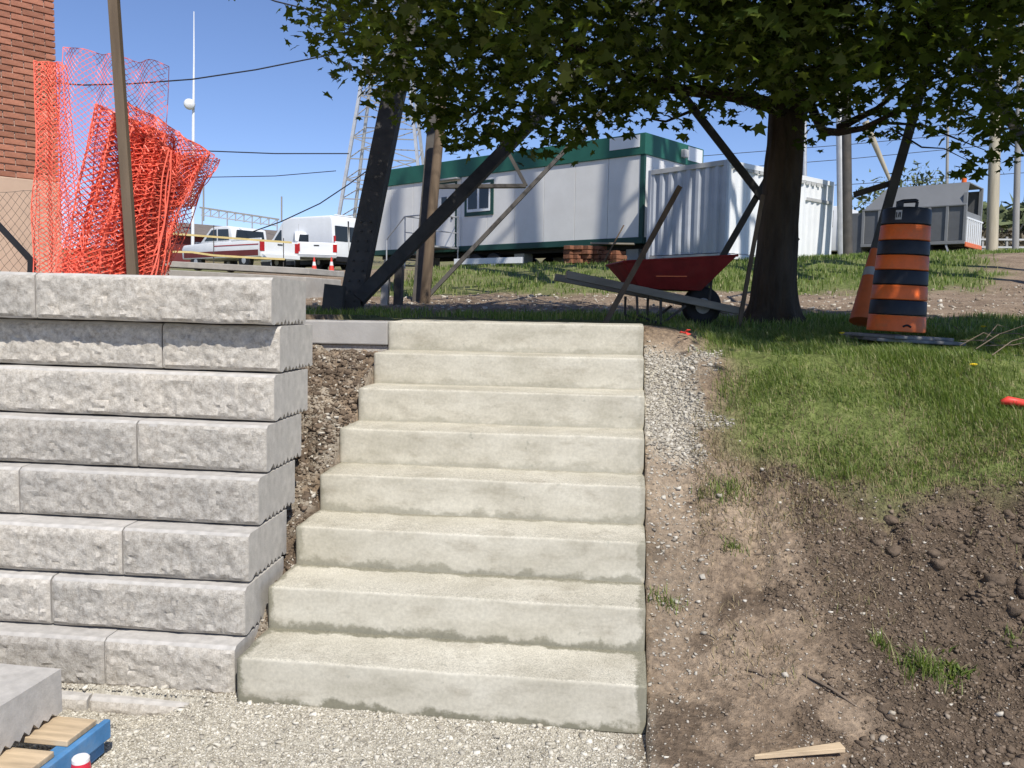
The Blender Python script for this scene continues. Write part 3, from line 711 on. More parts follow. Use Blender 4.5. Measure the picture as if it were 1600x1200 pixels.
MB().bar(at(-30, 322, 5.25), at(50, 408, 5.25), .03, .03, up=_fw).build('brace', M['black'], cl_root, world=True)
MB().bar(at(50, 404, 5.25), at(49, 445, 5.25), .035, .035, up=_fw).build('post', M['black'], cl_root, world=True)

# ------------------------------------------------------------------ low concrete kerb, cones, tape at mid distance
lw = thing('concrete_ledge', 'low two tier concrete ledge above the wall by the net', 'ledge', at(350, 430, 14))
a, b_ = at(205, 399, 15), at(483, 419, 14); dv = Vector(b_-a); dv.z = 0; dv.normalize(); pv = Vector((-dv.y, dv.x, 0))
def ledge(nm, ztop, thick, out, dep, mat):
    mb = MB(); p = Vector(a)-pv*out-dv*1.5; q = Vector(b_)-pv*out
    vs = [p, q, q+pv*dep, p+pv*dep]; t = [Vector((v.x, v.y, v.z+ztop)) for v in vs]; lo = [Vector((v.x, v.y, v.z+ztop-thick)) for v in vs]
    mb.add(lo+t, [(0,3,2,1),(4,5,6,7),(0,1,5,4),(1,2,6,5),(2,3,7,6),(3,0,4,7)]); mb.build(nm, mat, lw, bevel=.01, world=True)
ledge('coping', 0, .10, 0, 1.2, M['kerb']); ledge('lower_tier', -.15, .6, .12, 1.2, M['kerb'])

def cone(px, py, d, h, label):
    p = at(px, py, d); g = float(G(p[0], p[1])); g = p[2]
    t = thing('traffic_cone', label, 'cone', (p[0], p[1], g), 0, 'small cones beside the van')
    MB().box((-h*.26, -h*.26, 0), (h*.26, h*.26, h*.05)).build('base', M['coneorange'], t, bevel=.01)
    MB().lathe([(h*.19, h*.0501), (h*.115, h*.5), (h*.11, h*.52)], 16).build('lower_cone', M['redbits'], t, smooth='auto')
    MB().lathe([(h*.109, h*.521), (h*.075, h*.74)], 16).build('reflective_collar', M['white'], t, smooth='auto')
    MB().lathe([(h*.074, h*.741), (h*.035, h), (h*.02, h*1.01)], 16).build('tip', M['redbits'], t, smooth='auto')
cone(491, 429, 33, .66, 'orange traffic cone standing at the end of the ledge')
cone(518, 429, 33, .66, 'orange traffic cone standing under the van tail light')
# yellow caution tape on thin rods
ct = thing('caution_tape', 'yellow caution tape strung on thin rods before the pickup', 'tape', at(340, 420, 22))
def tape(pts, d):
    mb = MB()
    for (x0, y0), (x1, y1) in zip(pts[:-1], pts[1:]): mb.bar(at(x0, y0, d), at(x1, y1, d), .05, .006, up=_fw)
    mb.build('tape', M['yellow'], ct, world=True)
tape([(255, 364), (334, 370), (400, 375), (456, 379)], 22); tape([(255, 393), (300, 394), (334, 399), (400, 403), (445, 405)], 22)
for (x, y0, y1) in ((334, 352, 420), (443, 372, 420)): MB().bar(at(x, y0, 22.05), at(x, y1, 22.05), .018, .018, up=_fw).build('rod', M['steel'], ct, world=True)

# ------------------------------------------------------------------ vehicles
def wheel(parent, x, y, z, r_, wd, side):
    w_ = MB(); prof = [(r_*.62, -wd/2), (r_*.94, -wd/2), (r_, -wd*.3), (r_, wd*.3), (r_*.94, wd/2), (r_*.62, wd/2)]
    o = link('wheel', w_.lathe(prof, 24).mesh('wheel'), M['black'], parent, (x, y, z), (math.pi/2, 0, 0))
    link('rim', MB().lathe([(r_*.25, -wd*.52), (r_*.6, -wd*.46), (r_*.6, wd*.46), (r_*.25, wd*.52)], 16).mesh('rim'), M['galv'], o)
def van():
    hd = hdir(-.80, .60); p = at(521, 410, 42); gz = p[2]-.32
    t = thing('cargo_van', 'white high roof cargo van seen from behind with dark rear windows', 'van', (p[0], p[1], gz), rotz_of(hd))
    # rear left lower corner at the origin; x forwards, body spans y from -2.05 to 0
    prof = [(.0, .45), (.02, 1.5), (.10, 2.45), (.22, 2.62), (3.3, 2.66), (3.9, 2.5), (4.75, 1.62), (5.55, 1.38), (5.75, 1.0), (5.78, .45)]
    MB().prism(prof, 'y', -2.02, 0).build('body', M['white'], t, bevel=.09, seg=3, smooth='auto')
    MB().prism([(.0, .25), (5.7, .25), (5.78, .449), (.0, .449)], 'y', -1.98, -.04).build('sill', M['black'], t)
    MB().box((-.10, -1.98, .36), (.05, -.04, .62)).build('rear_bumper', M['black'], t, bevel=.03)
    for y0, y1 in ((-.95, -.13), (-1.89, -1.07)):
        MB().prism([(y0, 1.38), (y1, 1.38), (y1-.02, 2.12), (y0+.02, 2.12)], 'x', -.012, .13).build('rear_window', M['glass'], t, bevel=.02)
    MB().box((-.006, -1.014, .66), (.10, -1.006, 2.4)).build('door_seam', M['black'], t)
    for y in (-.10, -1.92):
        MB().box((-.03, y-.05, .95), (.07, y+.06, 1.62)).build('tail_light', M['tail'], t, bevel=.02)
    MB().prism([(3.95, 1.45), (4.62, 1.45), (4.50, 1.62), (4.05, 2.05), (3.95, 2.05)], 'y', -.004, .010).build('side_window', M['glass'], t)
    for z in (1.12, .82): MB().box((.25, -.01, z), (3.8, .014, z+.035)).build('side_moulding', M['white'], t, bevel=.01)
    for x in (2.6, 3.85): MB().box((x, -.004, .6), (x+.012, .008, 2.3)).build('panel_seam', M['tarpgrey'], t)
    MB().box((3.0, .0, 1.32), (3.9, .010, 1.345)).build('door_rail', M['black'], t)
    MB().box((.3, -1.6, 2.64), (.42, -.4, 2.70)).build('roof_rib', M['white'], t, bevel=.02)
    for x in (1.15, 4.8):
        for y in (-.16, -1.86): wheel(t, x, y, .35, .35, .24, 1)
    MB().box((.5, -1.0, .66), (.52, -.9, .7)).build('hitch', M['black'], t)
van()
def pickup(px, py, d, label, hx, hy, red):
    hd = hdir(hx, hy); p = at(px, py, d)
    t = thing('pickup_truck', label, 'pickup', (p[0], p[1], p[2]-.45), rotz_of(hd), 'white pickups parked by the van')
    W2 = -1.95
    mb = MB(); mb.prism([(0, .5), (5.6, .5), (5.65, .95), (5.5, 1.12), (3.9, 1.18), (0, 1.2)], 'y', W2, 0)
    mb.build('body', M['white'], t, bevel=.05, seg=2, smooth='auto')
    if red:
        MB().box((.15, -.004, .56), (5.45, .012, .80)).build('side_stripe', M['maroon'], t)
        MB().box((.12, -.004, 1.0), (3.2, .010, 1.04)).build('side_stripe', M['tail'], t)
    MB().box((.08, W2+.1, 1.195), (1.9, -.1, 1.206)).build('bed_floor', M['black'], t)
    for y in (W2+.02, -.10): MB().box((.02, y, 1.19), (2.0, y+.08, 1.27)).build('bed_rail', M['white'], t, bevel=.015)
    cab = MB(); cab.prism([(1.98, 1.19), (2.10, 1.78), (2.4, 1.86), (3.3, 1.86), (3.55, 1.80), (4.35, 1.19)], 'y', W2+.08, -.08)
    cab.build('cab', M['white'], t, bevel=.05, seg=2, smooth='auto')
    MB().prism([(2.22, 1.26), (2.27, 1.72), (3.0, 1.74), (3.0, 1.26)], 'y', -.086, -.068).build('side_window', M['glass'], t)
    MB().prism([(3.1, 1.26), (3.1, 1.74), (3.45, 1.72), (4.0, 1.26)], 'y', -.086, -.068).build('side_window', M['glass'], t)
    MB().prism([(W2+.25, 1.3), (-.25, 1.3), (-.32, 1.7), (W2+.32, 1.7)], 'x', 1.96, 2.03).build('rear_window', M['glass'], t)
    MB().box((-.012, W2+.22, .66), (.03, -.22, 1.16)).build('tailgate', M['white'], t, bevel=.015)
    MB().box((-.03, -1.1, 1.02), (-.01, -.85, 1.07)).build('tailgate_handle', M['black'], t)
    for y in (W2+.0, -.2): MB().box((-.02, y, .74), (.09, y+.2, 1.14)).build('tail_light', M['tail'], t, bevel=.015)
    MB().box((-.16, W2+.05, .46), (.02, -.05, .64)).build('rear_bumper', M['galv'] if not red else M['white'], t, bevel=.02)
    for x in (1.15, 4.6):
        for y in (-.14, W2+.14): wheel(t, x, y, .38, .38, .24, 1)
pickup(407, 403, 35, 'white pickup with red tail lights parked behind the caution tape', -.80, .60, True)
pickup(462, 402, 41, 'white pickup mostly hidden between the other pickup and the van', -.3, .95, False)

# ------------------------------------------------------------------ site office trailer
tl, trc = at(578, 394, 30.5), at(1003, 379, 23.0)
xd = Vector((trc[0]-tl[0], trc[1]-tl[1], 0)); TLEN = xd.length; xd.normalize(); tz = float(trc[2])
tro = thing('office_trailer', 'long white site office trailer with dark green fascia and trim', 'trailer', (tl[0], tl[1], tz-.75), rotz_of(xd))
b0 = .75; TOP = 2.88; TW = 3.0
MB().box((.03, .03, b0+.02), (TLEN-.03, TW-.03, b0+TOP-.02)).build('core', M['trailer'], tro)
def along(px):                                # distance along the long side seen at a photo column
    a_, b__ = np.array(tl[:2]), np.array([xd.x, xd.y]); q = ray(px, 350)[:2]
    return float(np.linalg.solve(np.stack([q, -b__], 1), a_)[1])
npan = 10; pw = TLEN/npan; wx0, wx1, wz0, wz1 = along(731), along(767), b0+1.19, b0+2.04
dx0, dx1 = along(683), along(712)
for k in range(npan):
    a_, c_ = k*pw+.006, (k+1)*pw-.006
    MB().box((a_, -.012, b0+.151), (c_, .0299, b0+TOP-.56)).build('wall_panel', M['trailer'], tro, bevel=.004, seg=1)
for k in range(3):
    MB().box((TLEN-.0299, k*TW/3+.006, b0+.151), (TLEN+.012, (k+1)*TW/3-.006, b0+TOP-.56)).build('wall_panel', M['trailer'], tro, bevel=.004, seg=1)
MB().box((-.04, -.06, b0+TOP-.56), (TLEN+.06, TW+.04, b0+TOP)).build('fascia', M['green'], tro, bevel=.012)
MB().box((-.02, -.03, b0-.02), (TLEN+.03, TW, b0+.15)).build('skirt_band', M['greentrim'], tro, bevel=.008)
for x in (-.02, TLEN-.10): MB().box((x, -.035, b0+.1505), (x+.13, .06, b0+TOP-.561)).build('corner_trim', M['greentrim'], tro, bevel=.006)
wf = MB(); 
win = MB().box((wx0-.12, -.045, wz0-.12), (wx1+.12, -.013, wz1+.10)).build('window', M['greentrim'], tro, bevel=.005)
MB().box((wx0, -.060, wz0), (wx1, -.0455, wz1)).build('frame', M['white'], win, bevel=.004)
hw_ = (wx1-wx0)/2
for k in range(2): MB().box((wx0+.06+k*(hw_-.01), -.068, wz0+.09), (wx0+hw_-.05+k*(hw_-.01), -.0605, wz1-.08)).build('pane', M['glass'], win)
dr = MB().box((dx0-.06, -.035, b0+.12), (dx1+.06, -.013, b0+2.22)).build('door', M['greentrim'], tro, bevel=.004)
MB().box((dx0, -.050, b0+.14), (dx1, -.0355, b0+2.16)).build('leaf', M['trailer'], dr, bevel=.004)
MB().box((dx0+.25, -.058, b0+1.25), (dx0+.5, -.0505, b0+1.75)).build('pane', M['glass'], dr)
MB().box((dx1-.14, -.085, b0+1.02), (dx1-.08, -.0505, b0+1.10)).build('handle', M['black'], dr, bevel=.004)
MB().box((dx0-.2, -.25, b0+2.26), (dx1+.25, -.013, b0+2.30)).build('door_canopy', M['tarpgrey'], tro)
MB().box((.905*TLEN, -.075, b0+TOP-.36), (.99*TLEN, -.0605, b0+TOP-.04)).build('sign_panel', M['white'], tro)
MB().box((TLEN+.0605, 2.15, b0+TOP-.42), (TLEN+.075, 2.95, b0+TOP-.04)).build('sign_panel', M['white'], tro)
lamp = MB().box((TLEN+.0605, 1.75, b0+TOP-.40), (TLEN+.20, 1.98, b0+TOP-.18)).build('wall_lamp', M['tarpgrey'], tro, bevel=.02)
for k, x in enumerate(np.linspace(.6, TLEN-.5, 6)):
    for y in (.5, 2.4): MB().box((x-.2, y-.2, -.25), (x+.2, y+.2, b0-.14)).build('support_block', M['kerb'], tro)
for y in (.55, 2.35): MB().box((.1, y-.06, b0-.139), (TLEN-.1, y+.06, b0-.021)).build('chassis_beam', M['black'], tro)
for x in (TLEN*.45, TLEN*.52):
    for y in (.15, 2.85): wheel(tro, x, y, .30, .36, .22, 1)
# landing and rails in front of the door
en = thing('entry_steps', 'aluminium landing with handrails at the trailer door', 'steps', tuple(tro.matrix_basis @ Vector((0, 0, 0))), tro.rotation_euler.z)
en.location = tro.location
MB().box((dx0-.15, -1.3, b0+.05), (dx1+.25, -.09, b0+.10)).build('landing', M['galv'], en)
for k in range(3): MB().box((dx0-.45-.27*k, -1.3, b0-.12-.18*k), (dx0-.16-.27*k, -.3, b0-.08-.18*k)).build('tread', M['galv'], en)
for x in (dx0-.13, dx1+.23):
    for y in (-1.28, -.12): MB().tube([(x, y, -.3), (x, y, b0+1.05)], .022).build('rail_post', M['galv'], en)
    MB().tube([(x, -1.28, b0+1.05), (x, -.12, b0+1.05)], .022).build('handrail', M['galv'], en)
    MB().tube([(x, -1.28, b0+.55), (x, -.12, b0+.55)], .016).build('mid_rail', M['galv'], en)
MB().tube([(dx0-1.0, -1.3, b0+.35), (dx0-.9, -1.3, b0+.45), (dx0-.13, -1.3, b0+1.04), (dx1+.23, -1.3, b0+1.05)], .022).build('handrail', M['galv'], en)
MB().tube([(dx0-1.0, -1.3, -.3), (dx0-1.0, -1.3, b0+.36)], .022).build('rail_post', M['galv'], en)
def intr(x, y, z): return np.array(tro.location)+np.array(Matrix.Rotation(tro.rotation_euler.z, 3, 'Z') @ Vector((x, y, z)))
p = intr(.45*TLEN, -.9, 0); g = float(G(p[0], p[1]))
mb = MB(); mb.box((-1.15, -.05, 0), (1.15, .05, .16)); o = solo('white_board', mb, M['white'], 'long white board lying on the grass below trailer window', 'board', bevel=.005)
o.location = (*at(762, 409, 23.4)[:2], float(at(762, 409, 23.4)[2])-.06); o.rotation_euler = (0, 0, rotz_of(xd)+.1)
# rubble stack under the near end
rp = thing('brick_stack', 'stack of rust brown bricks and boards beneath trailer end', 'brick stack', at(935, 412, 22.0))
for k in range(22):
    x = (k % 6)*.24-.7+random.uniform(-.03, .03); z = (k//6)*.115; y = random.uniform(-.05, .1)
    o = link('brick', MB().box((-.11, -.2, 0), (.11, .2, .1)).mesh('brick', .006, 1), M['rust'], rp, (x, y, z), (0, 0, rotz_of(xd)+random.uniform(-.15, .15)))
MB().bar((.15, -.3, .05), (.62, -.25, .95), .09, .03).build('leaning_board', M['wood_dark'], rp)
MB().bar((.9, 0, .5), (-.2, .1, .52), .3, .04).build('top_board', M['wood_grey'], rp)

# ------------------------------------------------------------------ shipping container
cl_, cr_ = at(1009, 402, 22.2), at(1131, 402, 20.4)
cxd = Vector((cr_[0]-cl_[0], cr_[1]-cl_[1], 0)); CW = cxd.length; cxd.normalize()
CH = (402-249)/FPX*20.4
cn = thing('shipping_container', 'pale grey corrugated shipping container behind the wheelbarrow', 'container', (cl_[0], cl_[1], float(cr_[2])-.04), rotz_of(cxd))
_q = ray(1301, 350)[:2]; _v = np.array([-cxd.y, cxd.x]); _o = np.array(cr_[:2])
CL = float(-np.linalg.solve(np.stack([_q, -_v], 1), _o)[1])*-1
print('container', CL)
def corr(length, z0, z1, pitch=.28, dep=.05):
    xs_ = []; x = .09
    while x < length-.09-pitch*.9:
        xs_ += [(x, 0), (x+pitch*.33, 0), (x+pitch*.5, dep), (x+pitch*.83, dep)]; x += pitch
    xs_ += [(x, 0), (length-.09, 0)]
    vs = [(a_, b__, z0) for a_, b__ in xs_]+[(a_, b__, z1) for a_, b__ in xs_]; n = len(xs_)
    back = [(a_, b__+.012, z0) for a_, b__ in xs_]+[(a_, b__+.012, z1) for a_, b__ in xs_]
    fs = [(i, i+1, i+1+n, i+n) for i in range(n-1)]+[(2*n+i+n, 2*n+i+1+n, 2*n+i+1, 2*n+i) for i in range(n-1)]
    return MB().add(vs+back, fs)
f_ = link('end_wall', corr(CW, .16, CH-.12).mesh('end_wall'), M['container'], cn, (0, .02, 0))
s_ = link('side_wall', corr(CL, .16, CH-.1, .28, .036).mesh('side_wall'), M['white'], cn, (CW-.02, 0, 0), (0, 0, math.pi/2))
MB().box((.03, CL-.06, .16), (CW-.03, CL-.02, CH-.1)).build('end_wall', M['container'], cn)
MB().box((.02, .1, .16), (.05, CL-.1, CH-.1)).build('side_wall', M['white'], cn)
MB().box((.05, .08, CH-.06), (CW-.05, CL-.05, CH-.02)).build('roof', M['white'], cn)
MB().box((.05, .08, .06), (CW-.05, CL-.05, .15)).build('floor', M['black'], cn)
for x in (0, CW-.1):
    for y in (0, CL-.1): MB().box((x, y, 0), (x+.1, y+.1, CH)).build('corner_post', M['container'] if y == 0 else M['white'], cn, bevel=.01)
for z in (.02, CH-.12):
    for y in (.005, CL-.075): MB().box((.101, y, z), (CW-.101, y+.07, z+.12)).build('rail', M['tarpgrey'], cn, bevel=.006)
    for x in (.005, CW-.065): MB().box((x, .101, z), (x+.06, CL-.101, z+.12)).build('rail', M['white'], cn, bevel=.006)
for k in range(16): MB().box((CW-.002, .3+k*(CL-.7)/16, CH-.20), (CW+.012, .5+k*(CL-.7)/16, CH-.13)).build('vent', M['tarpgrey'], cn)
MB().box((CW-.004, CL*.72, CH-.62), (CW+.006, CL-.1, CH-.54)).build('marking_band', M['tarpgrey'], cn)

# ------------------------------------------------------------------ grey tipper truck, bin
tp0, tp1 = at(1345, 396, 33.9), at(1505, 396, 31.5)
txd = Vector((tp1[0]-tp0[0], tp1[1]-tp0[1], 0)); TL_ = txd.length; txd.normalize()
tk = thing('chip_truck', 'grey high sided truck with open rear and sloped tarp roof', 'truck', (tp0[0], tp0[1], float(tp1[2])-.25), rotz_of(txd))
bx0, bz0, bz1, bz2, BW = 0.05, .62, 2.05, 2.86, 2.35
MB().box((bx0, 0.03, bz0), (TL_, BW, bz0+.1)).build('bed', M['truckgrey'], tk)
npn = 6; pw = (TL_-bx0)/npn
for k in range(npn): MB().box((bx0+k*pw+.05, .0, bz0+.12), (bx0+(k+1)*pw-.05, .05, bz1-.06)).build('side_panel', M['truckgrey'], tk)
for k in range(npn+1): MB().box((bx0+k*pw-.055, -.07, bz0+.101), (bx0+k*pw+.045, .051, bz1-.061)).build('rib', M['truckgrey2'], tk, bevel=.008)
MB().box((bx0-.06, -.075, bz0-.02), (TL_+.03, .04, bz0+.1)).build('lower_rail', M['truckgrey2'], tk, bevel=.01)
MB().box((bx0-.06, -.075, bz1-.06), (TL_+.03, .052, bz1)).build('upper_rail', M['truckgrey2'], tk, bevel=.01)
MB().box((bx0, BW-.05, bz0+.101), (TL_, BW, bz2-.1)).build('far_side', M['truckgrey'], tk)
cov = MB(); A0 = (bx0+.1, .01, bz1+.001); 
cov.add([(bx0-.02, .0, bz1), (TL_, .0, bz1), (TL_, .28, bz2), (bx0+.75, .28, bz2), (bx0-.02, .04, bz1), (TL_, .04, bz1), (TL_, .32, bz2-.04), (bx0+.75, .32, bz2-.04)],
        [(0,1,2,3),(7,6,5,4),(0,4,5,1),(1,5,6,2),(2,6,7,3),(3,7,4,0)])
cov.build('sloped_cover', M['truckgrey2'], tk)
MB().box((bx0+.75, .28, bz2-.03), (TL_, BW-.05, bz2+.01)).build('roof', M['truckgrey2'], tk)
MB().box((TL_-.10, .005, bz0), (TL_+.02, .13, bz2-.4)).build('rear_post', M['truckgrey2'], tk); MB().box((TL_-.10, BW-.13, bz0), (TL_+.02, BW+.005, bz2)).build('rear_post', M['truckgrey2'], tk)
MB().box((TL_-.04, .12, bz0+.75), (TL_, BW-.12, bz1-.25)).build('tailgate', M['truckgrey2'], tk)
lg = MB()
MB().box((TL_+.02, .0, bz0-.12), (TL_+.08, BW, bz0+.05)).build('orange_bumper', M['coneorange'], tk, bevel=.02)
for k in range(8): MB().box((TL_+.03, .05+k*.29, bz0+.051), (TL_+.07, .17+k*.29, bz0+.9)).build('gate_slat', M['white'], tk)
MB().box((TL_+.025, .0, bz0+.9), (TL_+.075, BW, bz0+.96)).build('gate_rail', M['white'], tk)
MB().box((-.9, .02, .35), (bx0-.05, BW, 1.95)).build('side_locker', M['truckgrey'], tk, bevel=.02)
MB().prism([(-2.6, .5), (-.95, .5), (-.95, 2.3), (-2.0, 2.3), (-2.45, 1.55), (-2.6, 1.4)], 'y', .1, BW-.1).build('cab', M['white'], tk, bevel=.05, smooth='auto')
MB().prism([(-1.95, 1.45), (-1.2, 1.45), (-1.2, 2.12), (-1.85, 2.12)], 'y', .085, .11).build('side_window', M['glass'], tk)
MB().box((-2.4, .7, .3), (TL_, 1.6, .55)).build('chassis', M['black'], tk)
for x in (-1.8, TL_-1.5):
    for y in (.2, BW-.2): wheel(tk, x, y, .42, .42, .28, 1)
MB().bar((TL_-.6, -.02, bz0-.03), (TL_-.45, -.02, .15), .06, .06).build('stand', M['galv'], tk)
MB().lathe([(.09, bz2+.011), (.09, bz2+.2), (.05, bz2+.24)], 12, (TL_-.25, .55, 0)).build('beacon', M['orange'], tk, smooth='auto')
bn = at(1279, 402, 27); tb = thing('waste_bin', 'small black bin standing by the container end', 'bin', bn, .4)
MB().prism([(-.17, 0), (.17, 0), (.22, .5), (-.22, .5)], 'y', -.2, .2).build('tub', M['black'], tb, bevel=.02)
MB().box((-.24, -.24, .501), (.24, .24, .55)).build('lid', M['black'], tb, bevel=.02)

# ------------------------------------------------------------------ steel pylons
def leg(parent, nm, p, q, wd, th, side=1): MB().angle(p, q, wd, th, side, up=-_fw).build(nm, M['steel'], parent, world=True)
def mast(parent, cx, cy, z0, z1, hw):  # unseen upper mast, sited and thickened to cast lattice shadows on trailer and container
    for sx in (-1, 1):
        for sy in (-1, 1):
            MB().bar((cx+sx*hw, cy+sy*hw, z0), (cx+sx*hw*.6, cy+sy*hw*.6, z1), .30, .30).build('mast_leg', M['steel'], parent, world=True)
    k = 0; z = z0
    while z < z1-2.9:
        t0 = 1-.4*(z-z0)/(z1-z0); t1 = 1-.4*(z+3-z0)/(z1-z0)
        for (ax, ay, bx, by) in ((-1,-1,1,-1), (1,1,-1,1), (-1,1,-1,-1), (1,-1,1,1)):
            s_ = 1 if k % 2 else -1
            MB().bar((cx+ax*hw*t0 if s_ > 0 else cx+bx*hw*t0, cy+ay*hw*t0 if s_ > 0 else cy+by*hw*t0, z),
                     (cx+bx*hw*t1 if s_ > 0 else cx+ax*hw*t1, cy+by*hw*t1 if s_ > 0 else cy+ay*hw*t1, z+3), .17, .10).build('mast_brace', M['steel'], parent, world=True)
        z += 3; k += 1
def ext(p, q, z): p = np.array(p); q = np.array(q); return p+(q-p)*(z-p[2])/(q[2]-p[2])
py1 = thing('steel_pylon', 'dark riveted steel pylon leg and braces before the office trailer', 'pylon', at(560, 500, 9.0))
a0, a1 = at(540, 505, 9.0), at(612, 150, 9.7); aT = ext(a0, a1, 7.0)
leg(py1, 'leg', a0, aT, .225, .03)
c0, c1 = at(560, 466, 9.05), at(868, 150, 10.2); leg(py1, 'brace', c0, ext(c0, c1, 5.6), .13, .02)
b0_, b1_ = at(651, 482, 12.8), at(676, 190, 13.3); leg(py1, 'leg', b0_, ext(b0_, b1_, 7), .15, .03)
c0, c1 = at(664, 467, 12.9), at(876, 242, 13.6); leg(py1, 'brace', c0, ext(c0, c1, 6), .06, .02)
leg(py1, 'strut', at(674, 291, 13.0), at(822, 290, 13.4), .055, .02)
leg(py1, 'strut', at(822, 290, 13.4), at(768, 190, 13.4), .055, .02)
c0, c1 = at(1245, 378, 9.6), at(1103, 195, 9.2); leg(py1, 'brace', c0, ext(c0, c1, 5), .085, .02)
c0, c1 = at(1078, 490, 9.2), at(1198, 280, 9.5); leg(py1, 'brace', c0, ext(c0, c1, 4.6), .07, .02)
mast(py1, 2.0, 14.2, 6.8, 27, 1.4)
u = Vector(aT)-Vector(a0); u.normalize()
for k in range(9):
    for s_ in (-1, 1):
        q = Vector(a0)+u*(.25+k*.115)+Vector(_r)*(.05*s_+.02*(k % 2))-Vector(_fw)*.016
        o = link('bolt', MB().lathe([(.014, -.012), (.014, .010), (.009, .014)], 8).mesh('bolt'), M['steel'], py1, q-Vector(py1.location))
        o.rotation_euler = Vector(-_fw).to_track_quat('Z', 'Y').to_euler()
MB().bar(at(524, 446, 8.8), at(518, 500, 8.8), .2, .12, up=_fw).build('footing_block', M['steel'], py1, world=True)
py2 = thing('steel_pylon', 'dark steel pylon leg leaning up from the orange cone', 'pylon', at(1350, 500, 7.6))
d0, d1 = at(1336, 500, 7.6), at(1432, 165, 8.0); dT = ext(d0, d1, 7.0)
leg(py2, 'leg', d0, dT, .085, .02)
leg(py2, 'strut', at(1334, 304, 8.0), at(1398, 284, 7.9), .05, .02)
e0, e1 = at(1640, 285, 8.2), at(1552, 140, 8.2); leg(py2, 'brace', ext(e0, e1, 1.45), ext(e0, e1, 5), .12, .02)
mast(py2, 6.6, 14.5, 6.5, 26, 1.3)
leg(py2, 'strut', dT, (5.5, 13.3, 7.2), .12, .02); leg(py1, 'strut', aT, (.7, 12.9, 7.2), .14, .02)
leg(py2, 'leg', (8.4, 12.6, 1.5), (7.7, 13.3, 7), .15, .03); leg(py2, 'leg', (8.6, 15.6, 1.8), (7.7, 15.6, 7), .15, .03)
# wooden post by the rear pylon leg, twin post right of the trunk
mb = MB(); mb.tube([at(663, 482, 12.5), at(678, 300, 12.5), at(692, 150, 12.6)], [.078, .072, .068], 14)
solo('wooden_post', mb, M['wood_post'], 'brown round wooden post beside the rear pylon leg', 'post', smooth='auto')
mb = MB(); mb.tube([at(1325, 425, 22.2), at(1322, 130, 22.5), at(1320, -60, 22.7)], [.125, .12, .115], 12)
solo('utility_post', mb, M['steel'], 'dark upright post just right of the tree trunk', 'post', smooth='auto')
mb = MB(); mb.tube([at(1316, 425, 22.9), at(1311, 130, 23.2), at(1309, -60, 23.4)], [.11, .10, .10], 12)
solo('utility_post', mb, M['galv'], 'pale upright post hugging the dark post by the trunk', 'post', smooth='auto')
for (px, h_, lab) in ((601, .42, 'short grey stub post nearer the big pylon leg'), (622, .55, 'taller dark stub post before the rear pylon leg')):
    p = at(px, 468, 11.5); mb = MB(); mb.bar((p[0], p[1], p[2]-.1), (p[0]+.02, p[1], p[2]+h_-.1), .10 if h_ < .5 else .16, .1)
    solo('stub_post', mb, M['kerb'] if h_ < .5 else M['steel'], lab, 'post', bevel=.01)

# ------------------------------------------------------------------ tree
tb_ = np.array([1.33, 8.0, 0]); tb_[2] = float(G(tb_[0], tb_[1]))-.08
tp = [at(1208, 510, 8.05), at(1208, 490, 8.05), at(1211, 440, 8.02), at(1217, 350, 8.0), at(1226, 240, 8.0), at(1232, 120, 8.0)]
tree = thing('maple_tree', 'spreading maple tree with dark trunk and low leafy crown', 'tree', (tp[0][0], tp[0][1], tp[0][2]))
trk = MB().tube([tp[0]+np.array([0, 0, -.12])]+tp, [.29, .245, .212, .192, .178, .168, .15], 20)
_zs = np.array([q[2] for q in [tp[0]+np.array([0, 0, -.12])]+tp]); _rs = np.array([.25, .235, .212, .192, .178, .168, .15])
_cx = np.array([q[0] for q in [tp[0]]+tp]); _cy = np.array([q[1] for q in [tp[0]]+tp])
trk = MB(); NR, NS = 60, 56
for i_ in range(NR):
    z_ = _zs[0]+(_zs[-1]-_zs[0])*(i_/(NR-1))**1.25; r0_ = np.interp(z_, _zs, _rs); hgt_ = z_-_zs[1]
    for k_ in range(NS):
        a_ = 6.28318*k_/NS; rg = mnoise.noise(Vector((math.cos(a_)*4.2, math.sin(a_)*4.2, z_*1.1)))*.5+mnoise.noise(Vector((math.cos(a_)*9, math.sin(a_)*9, z_*2.6)))*.5
        fl = .16*math.exp(-max(hgt_, 0)/.13)*max(0, .35+.65*math.sin(a_*5+.7))
        rr_ = r0_+rg*.026+fl
        trk.v.append((np.interp(z_, _zs, _cx)+rr_*math.cos(a_), np.interp(z_, _zs, _cy)+rr_*math.sin(a_), z_))
for i_ in range(NR-1):
    for k_ in range(NS):
        a_ = i_*NS+k_; b_ = i_*NS+(k_+1) % NS; trk.f.append((a_, b_, b_+NS, a_+NS))
trunk = trk.build('trunk', M['bark'], tree, world=True, smooth=True)
CEN = np.array([.95, 6.05, 5.0]); RAD = np.array([5.2, 3.05, 2.25])
lr = random.Random(5); tips = []
def limb(p, d, L, r_, depth, mb):
    pts = [Vector(p)]; dv_ = Vector(d).normalized(); rr = [r_]; n = 6
    for k in range(n):
        dv_ = (dv_+Vector((lr.uniform(-.2, .2), lr.uniform(-.2, .2), lr.uniform(-.08, .14)))).normalized()
        pts.append(pts[-1]+dv_*L/n); rr.append(r_*(1-.8*(k+1)/n)+.004)
    mb.tube(pts, rr, 7 if depth < 2 else 5)
    if depth < 2:
        for k in range(2, n+1):
            for s_ in range(2 if depth == 0 else 1):
                q = pts[k]; e = Vector((lr.uniform(-1, 1), lr.uniform(-1, 1), lr.uniform(-.35, .6)))
                limb(q, dv_*.6+e, L*lr.uniform(.38, .6), rr[k]*.62, depth+1, mb)
    else: tips.append(pts[-1]); tips.append(pts[3])
